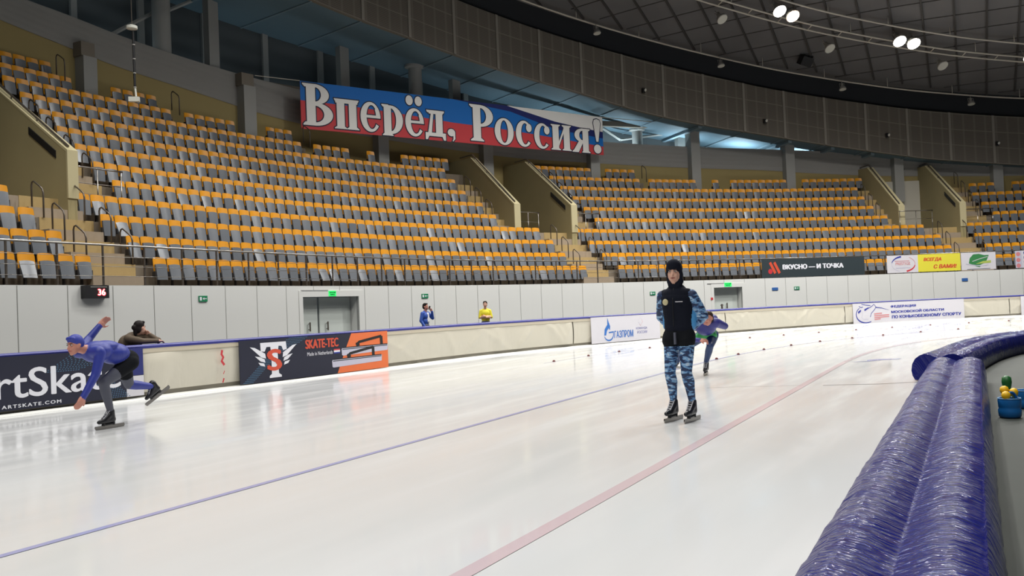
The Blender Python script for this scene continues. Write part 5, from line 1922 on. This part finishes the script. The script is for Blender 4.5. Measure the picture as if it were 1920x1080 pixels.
def skate(parent, ankle, fwd, up, scale=1.0, lean=0.0):
    """black speed skate: boot with laces and a long blade as its sub-parts"""
    f = Vector(fwd).normalized(); u = Vector(up).normalized(); f = (f - u * f.dot(u)).normalized(); x = f.cross(u)
    a = Vector(ankle)
    at = lambda q, b, k: a + x * q * scale + f * b * scale + u * k * scale
    pr = [cap(at(0, -.005, .05), .047 * scale, at(0, -.015, -.05), .046 * scale, 'boot'), cap(at(0, -.03, -.055), .04 * scale, at(0, .1, -.062), .038 * scale, 'boot'), cap(at(0, .09, -.062), .038 * scale, at(.004, .175, -.072), .026 * scale, 'boot'), cap(at(0, .02, -.0), .045 * scale, at(0, .08, -.045), .04 * scale, 'boot')]
    b = fused('skate_boot', pr, parent, 0.009, 3)
    m = MB()
    m.tube([at(.028, .03, .07), at(.02, .085, -.0), at(.018, .13, -.035)], .006 * scale, 5); m.tube([at(-.028, .03, .07), at(-.02, .085, -.0), at(-.018, .13, -.035)], .006 * scale, 5)
    for k in range(4): m.tube([at(.028, .045 + .022 * k, .05 - .024 * k), at(-.028, .045 + .022 * k, .05 - .024 * k)], .005 * scale, 4)
    m.build('laces', M['lace'], b)
    m = MB()
    for k in (-.04, .11):
        m.tube([at(0, k, -.085), at(0, k + .005, -.125)], .022 * scale, 8)
    m.tube([at(0, -.05, -.108), at(0, .13, -.112)], .016 * scale, 8)
    m.build('blade_holder', M['black'], b)
    m = MB()
    vs = []
    for q in (-.006, .006):
        for b_, k in ((-.2, -.12), (.235, -.12), (.24, -.14), (.225, -.166), (-.19, -.168), (-.205, -.15)): vs.append(at(q, b_, k))
    fs = [(0, 1, 2, 3, 4, 5), (11, 10, 9, 8, 7, 6)] + [(i, 6 + i, 6 + (i + 1) % 6, (i + 1) % 6) for i in range(6)]
    m.add(vs, fs)
    m.build('blade', M['steel'], b)
    return b


# --- standing skater in the middle of the track: facing the camera, hands behind the back
ROT1 = R(-31)
sk = empty('person', (1.835, 10.1, 0), ROT1, label='skater in black hood and blue camouflage suit gliding upright, hands behind the back', cat='person')
F = Vector((0, -1, 0))
pr = []
# legs (x: the person's left is +x, forward is -y)
HL, HR = (.085, .035, .93), (-.085, .035, .93)
KL, KR = (.098, -.055, .545), (-.098, -.045, .545)
AL, AR = (.118, .03, .225), (-.10, .03, .225)
for h, k, a, s_ in ((HL, KL, AL, 1), (HR, KR, AR, -1)):
    h, k, a = Vector(h), Vector(k), Vector(a)
    pr += [cap(h, .098, h.lerp(k, .3), .087, 'camo'), cap(h.lerp(k, .3), .087, k, .06, 'camo'), cap(k, .062, k.lerp(a, .35) + Vector((0, .02, 0)), .064, 'camo'), cap(k.lerp(a, .35) + Vector((0, .02, 0)), .06, a, .039, 'camo'), cap(a, .04, a + Vector((0, 0, -.07)), .04, 'sock')]
# hips and shorts
pr += [ball((0, .035, .97), (.168, .125, .13), 'cloth_short'), cap((.083, .03, .95), .105, (.086, .01, .905), .106, 'cloth_short'), cap((-.083, .03, .95), .105, (-.086, .01, .905), .106, 'cloth_short')]
# trunk, jacket
for z_, rx, ry, y_ in ((1.055, .166, .122, .028), (1.085, .165, .118, .026), (1.12, .162, .118, .02), (1.17, .165, .12, .015), (1.22, .169, .122, .01), (1.27, .173, .124, .004), (1.32, .176, .124, .0), (1.37, .176, .12, -.002), (1.41, .17, .108, .0)):
    pr.append(ball((0, y_, z_), (rx, ry, .1), 'cloth_black'))
pr += [cap((-.13, .01, 1.425), .058, (.13, .01, 1.425), .058, 'cloth_black'), cap((-.06, .01, 1.47), .05, (.06, .01, 1.47), .05, 'cloth_black'), cap((0, .012, 1.44), .078, (0, -.008, 1.52), .07, 'cloth_black')]
# arms going back
SL, SR = (.172, .015, 1.405), (-.172, .015, 1.405)
EL, ER = (.262, .13, 1.165), (-.245, .125, 1.165)
WL, WR = (.075, .235, 1.02), (-.06, .235, 1.03)
for s_, e_, w_ in ((SL, EL, WL), (SR, ER, WR)):
    s_, e_, w_ = Vector(s_), Vector(e_), Vector(w_)
    pr += [cap(s_, .064, s_.lerp(e_, .5), .06, 'camo'), cap(s_.lerp(e_, .5), .062, e_, .052, 'camo'), cap(e_, .052, w_, .038, 'camo')]
    pr += [cap(s_ + Vector((0, .045, -.12)), .05, e_ + Vector((-.03 if e_.x > 0 else .03, -.0, -.05)), .04, 'camo')]
pr += [cap((.15, .06, 1.2), .05, (.15, .05, 1.07), .05, 'sleeve_blue'), cap((-.15, .07, 1.15), .045, (-.15, .06, 1.06), .045, 'sleeve_blue')]
pr += fingers(WL, (-.8, .1, -.25), (0, -1, 0), 'skin', .7, -1) + fingers(WR, (.8, .25, -.2), (0, -1, 0), 'skin', .7, 1)
# head turned a little towards the camera
hf = Vector((.10, -1, -.05))
hp, hd, at, he = head_prims((0, -.03, 1.665), hf, (0, 0, 1), 'skin')
hood = [('e', at(0, -.022, .045), (.088, .104, .096), he, 'cloth_black'), ('e', at(0, -.045, -.035), (.084, .085, .115), he, 'cloth_black'), cap(at(.045, -.01, -.1), .05, at(-.045, -.01, -.1), .05, 'cloth_black'), cap(at(-.03, .01, -.135), .05, at(.03, .01, -.135), .05, 'cloth_black'),
        cap(at(-.045, .045, .09), .03, at(.045, .045, .09), .03, 'cloth_black'), cap(at(.074, .02, .05), .018, at(.07, .01, -.07), .022, 'cloth_black'), cap(at(-.074, .02, .05), .018, at(-.07, .01, -.07), .022, 'cloth_black'), ('e', at(0, .01, .075), (.084, .09, .075), he, 'cloth_black')]


def paint1(c, nm):
    if nm == 'skin' and c[2] > 1.48:
        d = Vector(c) - Vector((0, -.03, 1.665))
        if d.z > .066 or d.dot(hf.normalized()) < .0 or abs(d.x) > .071: return 'cloth_black'
    return nm


det = list(hd)
body1 = fused('body', pr + [q for q in hp if q[-1] == 'skin' and True][:4] + hp[6:] + hood, sk, 0.0095, 3, det, paint1)
m = MB()
m.ell((-.088, -.119, 1.335), (.034, .012, .036), 0, 14, 6)
m.build('chest_badge', M['badge'], sk, True)
m = MB(); m.box((.075, -.132, 1.335), (.085, .006, .008)); m.build('chest_stripe', M['paper'], sk)
m = MB(); m.box((0, -.1, .93), (.022, .03, .13)); m.build('shorts_trim', M['cloth_grey'], sk)
m = MB(); m.tube([(0, -.128, 1.06), (0, -.127, 1.2), (0, -.122, 1.36), (0, -.075, 1.49)], .005, 5); m.build('jacket_zip', M['black'], sk)
skate(sk, (.118, .03, .168), (-.06, -1, 0), (0, 0, 1))
skate(sk, (-.10, .03, .168), (-.12, -1, 0), (0, 0, 1))

# --- crouching skater behind, pushing off to the side
ROT2 = R(-20)
s2 = empty('person', (3.40, 16.1, 0), ROT2, label='bare-headed skater in a violet-blue suit crouching low behind the standing one', cat='person')
pr = []
hipL, kneeL, ankL = Vector((.1, .3, .70)), Vector((.10, -.13, .52)), Vector((-.005, .03, .225))
hipR, kneeR, ankR = Vector((-.1, .32, .69)), Vector((-.40, .16, .48)), Vector((-.60, .58, .27))
for h, k, a in ((hipL, kneeL, ankL), (hipR, kneeR, ankR)):
    pr += [cap(h, .108, h.lerp(k, .5), .09, 'cloth_navy'), cap(h.lerp(k, .5), .09, k, .064, 'cloth_navy'), cap(k, .064, k.lerp(a, .35), .066, 'cloth_navy'), cap(k.lerp(a, .35), .064, a, .042, 'cloth_navy'), cap(a, .042, a + Vector((0, 0, -.05)), .04, 'cloth_navy')]
pr += [ball((0, .32, .73), (.17, .14, .13), 'cloth_navy'), ball((0, .24, .76), (.172, .1, .125), 'cloth_green'), cap((-.14, .1, .68), .06, (.14, .12, .70), .06, 'cloth_green')]
pr += [ball((.01, .14, .86), (.185, .22, .17), 'cloth_blue'), ball((.02, .0, .89), (.2, .22, .19), 'cloth_blue'), ball((.03, -.1, .89), (.2, .16, .17), 'cloth_blue'), cap((-.17, -.17, .88), .085, (.21, -.16, .93), .095, 'cloth_blue'), ball((.06, .02, 1.0), (.18, .2, .1), 'cloth_blue')]
# left arm folded on the back, right arm across the knee
pr += [cap((.23, -.14, .93), .085, (.35, .05, .86), .062, 'cloth_blue'), cap((.35, .05, .86), .06, (.12, .27, 1.0), .042, 'cloth_blue')]
pr += fingers((.12, .27, 1.0), (-.9, .3, 0), (0, 0, -1), 'skin2', .5, 1)
pr += [cap((-.2, -.17, .9), .07, (-.28, -.3, .66), .056, 'cloth_blue'), cap((-.28, -.3, .66), .054, (-.04, -.36, .64), .04, 'cloth_blue')]
pr += fingers((-.04, -.36, .64), (1, -.1, -.05), (0, .4, -.9), 'skin2', 1.0, -1, 1.15)
h2 = Vector((-.25, -1, -.1))
hp, hd, at, he = head_prims((.115, -.33, 1.01), h2, (-.12, -.2, 1), 'skin2')
pr += hp + [cap((.05, -.18, .94), .062, (.075, -.29, .97), .058, 'skin2')]
body2 = fused('body', pr, s2, 0.0105, 3, hd)
hr = [('e', at(0, -.03, .055), (.084, .092, .082), he, 'hair_brown'), ('e', at(0, -.055, .0), (.08, .07, .09), he, 'hair_brown'), cap(at(-.04, .05, .1), .025, at(.04, .05, .1), .025, 'hair_brown')]
fused('hair', hr, s2, 0.01, 2)
skate(s2, (-.005, .03, .168), (-.02, -1, 0), (.06, 0, 1))
skate(s2, (-.61, .60, .235), (-.55, -.8, -.1), (.45, -.1, .85))

# --- skater speeding past the barrier on the left, low crouch, one arm swung up behind
fwd3 = Vector((-.46, -.89, 0))
ROT3 = math.atan2(fwd3.x, -fwd3.y)
s3 = empty('person', (-5.33, 11.56, 0), ROT3, label='skater in a royal blue suit racing past low along the navy banner', cat='person')
pr = []
hipL, kneeL, ankL = Vector((.09, .42, .83)), Vector((.06, .02, .60)), Vector((0, .16, .225))
hipR, kneeR, ankR = Vector((-.1, .46, .8)), Vector((-.2, .62, .52)), Vector((-.22, 1.0, .46))
for h, k, a, up_ in ((hipL, kneeL, ankL, 'cloth_short'), (hipR, kneeR, ankR, 'cloth_short')):
    pr += [cap(h, .108, h.lerp(k, .5), .09, up_), cap(h.lerp(k, .5), .09, k, .064, 'cloth_grey'), cap(k, .064, k.lerp(a, .35), .065, 'cloth_grey' if a is ankL else 'cloth_royal'), cap(k.lerp(a, .35), .064, a, .042, 'cloth_grey' if a is ankL else 'cloth_royal')]
pr += [ball((0, .44, .87), (.165, .14, .13), 'cloth_short'), ball((0, .24, .96), (.18, .2, .14), 'cloth_royal'), ball((0, -.02, 1.0), (.195, .2, .14), 'cloth_royal'), cap((-.19, -.13, 1.0), .075, (.19, -.13, 1.0), .075, 'cloth_royal'), ball((0, .1, 1.06), (.15, .2, .08), 'cloth_royal')]
# right arm hangs forward, left arm is swung up behind the shoulder
pr += [cap((.2, -.12, .98), .068, (.2, -.2, .72), .055, 'cloth_royal'), cap((.2, -.2, .72), .054, (.17, -.36, .46), .04, 'cloth_royal')]
pr += fingers((.17, -.36, .46), (0, -.55, -.8), (-1, 0, 0), 'skin2', .6, 1, 1.1)
pr += [cap((-.2, -.1, 1.02), .068, (-.3, .1, 1.16), .055, 'cloth_royal'), cap((-.3, .1, 1.16), .052, (-.27, .24, 1.32), .04, 'cloth_royal')]
pr += fingers((-.27, .24, 1.32), (.1, .6, .6), (1, 0, 0), 'skin2', .6, 1, 1.1)
h3 = Vector((.1, -1, -.1))
hp, hd, at, he = head_prims((0, -.33, 1.1), h3, (0, -.15, 1), 'skin2')
pr += hp + [cap((0, -.14, 1.03), .062, (0, -.28, 1.06), .056, 'skin2')]
fused('body', pr, s3, 0.0105, 3, hd)
fused('cap', [('e', at(0, -.02, .05), (.086, .1, .088), he, 'cap_blue'), ('e', at(0, -.06, .02), (.08, .066, .08), he, 'cap_blue'), cap(at(-.04, .055, .09), .026, at(.04, .055, .09), .026, 'cap_blue')], s3, 0.01, 2)
skate(s3, (0, .16, .168), (0, -1, 0), (0, 0, 1))
skate(s3, (-.22, 1.05, .45), (-.1, -.75, -.5), (-.05, -.5, .85))

# --- woman in brown leaning on the barrier
sw = -1.15
pos = P(sw, DB(sw) + 0.42, WALK_Z)
tw = theta(sw)
s4 = empty('person', pos, tw, label='dark-haired person in a brown jacket leaning with folded forearms on the barrier', cat='person')
# local: +x along the barrier (away to the right), -y towards the ice
pr = []
for s_ in (-1, 1):
    pr += [cap((.09 * s_ - .1, .42, .86), .095, (.09 * s_ - .08, .36, .48), .065, 'cloth_grey'), cap((.09 * s_ - .08, .36, .48), .062, (.09 * s_ - .08, .42, .1), .045, 'cloth_grey'), cap((.09 * s_ - .08, .44, .045), .042, (.09 * s_ - .06, .3, .035), .035, 'black')]
pr += [ball((-.1, .42, .93), (.18, .13, .13), 'cloth_grey'), ball((-.08, .3, 1.08), (.17, .15, .18), 'cloth_brown'), ball((-.06, .16, 1.15), (.18, .15, .16), 'cloth_brown'), cap((-.22, .1, 1.2), .075, (.1, .08, 1.2), .075, 'cloth_brown')]
pr += [cap((-.23, .08, 1.19), .07, (-.17, -.2, 1.135), .056, 'cloth_brown'), cap((-.17, -.2, 1.135), .054, (.1, -.26, 1.125), .042, 'cloth_brown'), cap((.11, .06, 1.19), .068, (.2, -.18, 1.135), .056, 'cloth_brown'), cap((.2, -.18, 1.125), .054, (.13, -.06, 1.235), .042, 'cloth_brown')]
pr += fingers((.1, -.26, 1.125), (.95, -.1, -.05), (0, 0, -1), 'skin', .5, 1) + fingers((.13, -.06, 1.235), (-.35, .55, .6), (-1, .3, 0), 'skin', .9, 1)
h4 = Vector((1, -.05, -.06))
hp, hd, at, he = head_prims((-.01, .03, 1.375), h4, (0, 0, 1), 'skin', 1.0)
pr += hp + [cap((-.05, .1, 1.23), .06, (-.03, .05, 1.33), .054, 'skin')]
fused('body', pr, s4, 0.011, 3, hd)
fused('hair', [('e', at(0, -.03, .045), (.086, .1, .092), he, 'hair_dark'), ('e', at(0, -.06, -.02), (.078, .066, .09), he, 'hair_dark'), cap(at(-.045, .03, .1), .028, at(.045, .03, .1), .028, 'hair_dark'), ('e', at(0, -.13, .0), (.045, .045, .05), he, 'hair_dark'), cap(at(0, -.1, -.06), .04, at(0, -.1, -.13), .03, 'hair_dark')], s4, 0.01, 2)


def standing(name_pos, rz, label, prims_extra, top, legs, skin, hd_c, hd_f, hair, sc=1.0):
    o = empty('person', name_pos, rz, label=label, cat='person')
    pr = []
    for s_ in (-1, 1):
        pr += [cap((.09 * s_, 0, .88), .092, (.095 * s_, -.02, .48), .062, legs), cap((.095 * s_, -.02, .48), .06, (.1 * s_, .02, .1), .044, legs), cap((.1 * s_, .04, .045), .042, (.1 * s_, -.11, .035), .035, 'black')]
    pr += [ball((0, 0, .94), (.165, .12, .12), legs), ball((0, 0, 1.1), (.165, .12, .16), top), ball((0, 0, 1.28), (.178, .125, .16), top), cap((-.13, 0, 1.385), .058, (.13, 0, 1.385), .058, top), cap((0, .01, 1.44), .055, (.13, 0, 1.39), .05, top), cap((0, .01, 1.44), .055, (-.13, 0, 1.39), .05, top), cap((0, 0, 1.42), .056, (0, -.01, 1.5), .052, skin)]
    pr += prims_extra
    hp, hd, at, he = head_prims(hd_c, hd_f, (0, 0, 1), skin)
    b = fused('body', pr + hp, o, 0.0115, 3, hd)
    fused('hair', [('e', at(0, -.025, .05), (.084, .096, .086), he, hair), ('e', at(0, -.055, .0), (.079, .068, .09), he, hair), cap(at(-.042, .036, .1), .027, at(.042, .036, .1), .027, hair)], o, 0.01, 2)
    o.scale = (sc,) * 3
    return o


# --- man in a blue jacket, walking to the right with a phone at the ear
sm_, dm_ = 14.3, DB(14.3) + 5.9
pr = [cap((-.18, 0, 1.38), .066, (-.25, .02, 1.12), .06, 'cloth_jacket'), cap((-.25, .02, 1.12), .056, (-.22, -.12, .9), .044, 'cloth_jacket')] + fingers((-.22, -.12, .9), (0, -.3, -.9), (1, 0, 0), 'skin2', .6, 1)
pr += [cap((.18, 0, 1.38), .066, (.25, -.14, 1.2), .06, 'cloth_jacket'), cap((.25, -.14, 1.2), .056, (.15, -.19, 1.43), .044, 'cloth_jacket')] + fingers((.15, -.19, 1.43), (-.25, .2, .9), (-1, .2, 0), 'skin2', 1.0, -1)
pr += [cap((.02, -.09, 1.36), .05, (.02, -.095, 1.1), .06, 'cloth_white')]
pos = P(sm_, dm_, WALK_Z)
s5 = standing(pos, R(62), 'person in a royal blue jacket and white shirt with a hand raised to the ear', pr, 'cloth_jacket', 'cloth_grey', 'skin2', (0, -.03, 1.61), (0.05, -1, 0), 'hair_dark', 1.0)
m = MB(); m.box((.105, -.12, 1.57), (.014, .06, .13), 0, 0, Euler((.3, 0, 0)))
m.build('mobile_phone', M['black'], s5)

# --- woman in yellow with crossed arms by the white wall
sy_ = 17.05
pr = [cap((-.165, 0, 1.375), .06, (-.215, -.02, 1.14), .056, 'cloth_yellow'), cap((-.215, -.02, 1.14), .05, (.03, -.2, 1.13), .036, 'skin'), cap((.165, 0, 1.375), .06, (.215, -.03, 1.14), .056, 'cloth_yellow'), cap((.215, -.03, 1.14), .05, (-.02, -.19, 1.17), .036, 'skin')]
pr += fingers((.03, -.2, 1.13), (1, .1, .1), (0, 1, 0), 'skin', .5, 1) + fingers((-.02, -.19, 1.17), (-1, .2, .0), (0, 1, 0), 'skin', .5, -1)
pos = P(sy_, DB(sy_) + 5.6, WALK_Z)
s6 = standing(pos, R(6), 'person in a yellow top standing with crossed arms by the white wall', pr, 'cloth_yellow', 'cloth_grey', 'skin', (0, -.03, 1.61), (-.15, -1, 0), 'hair_brown', 1.0)
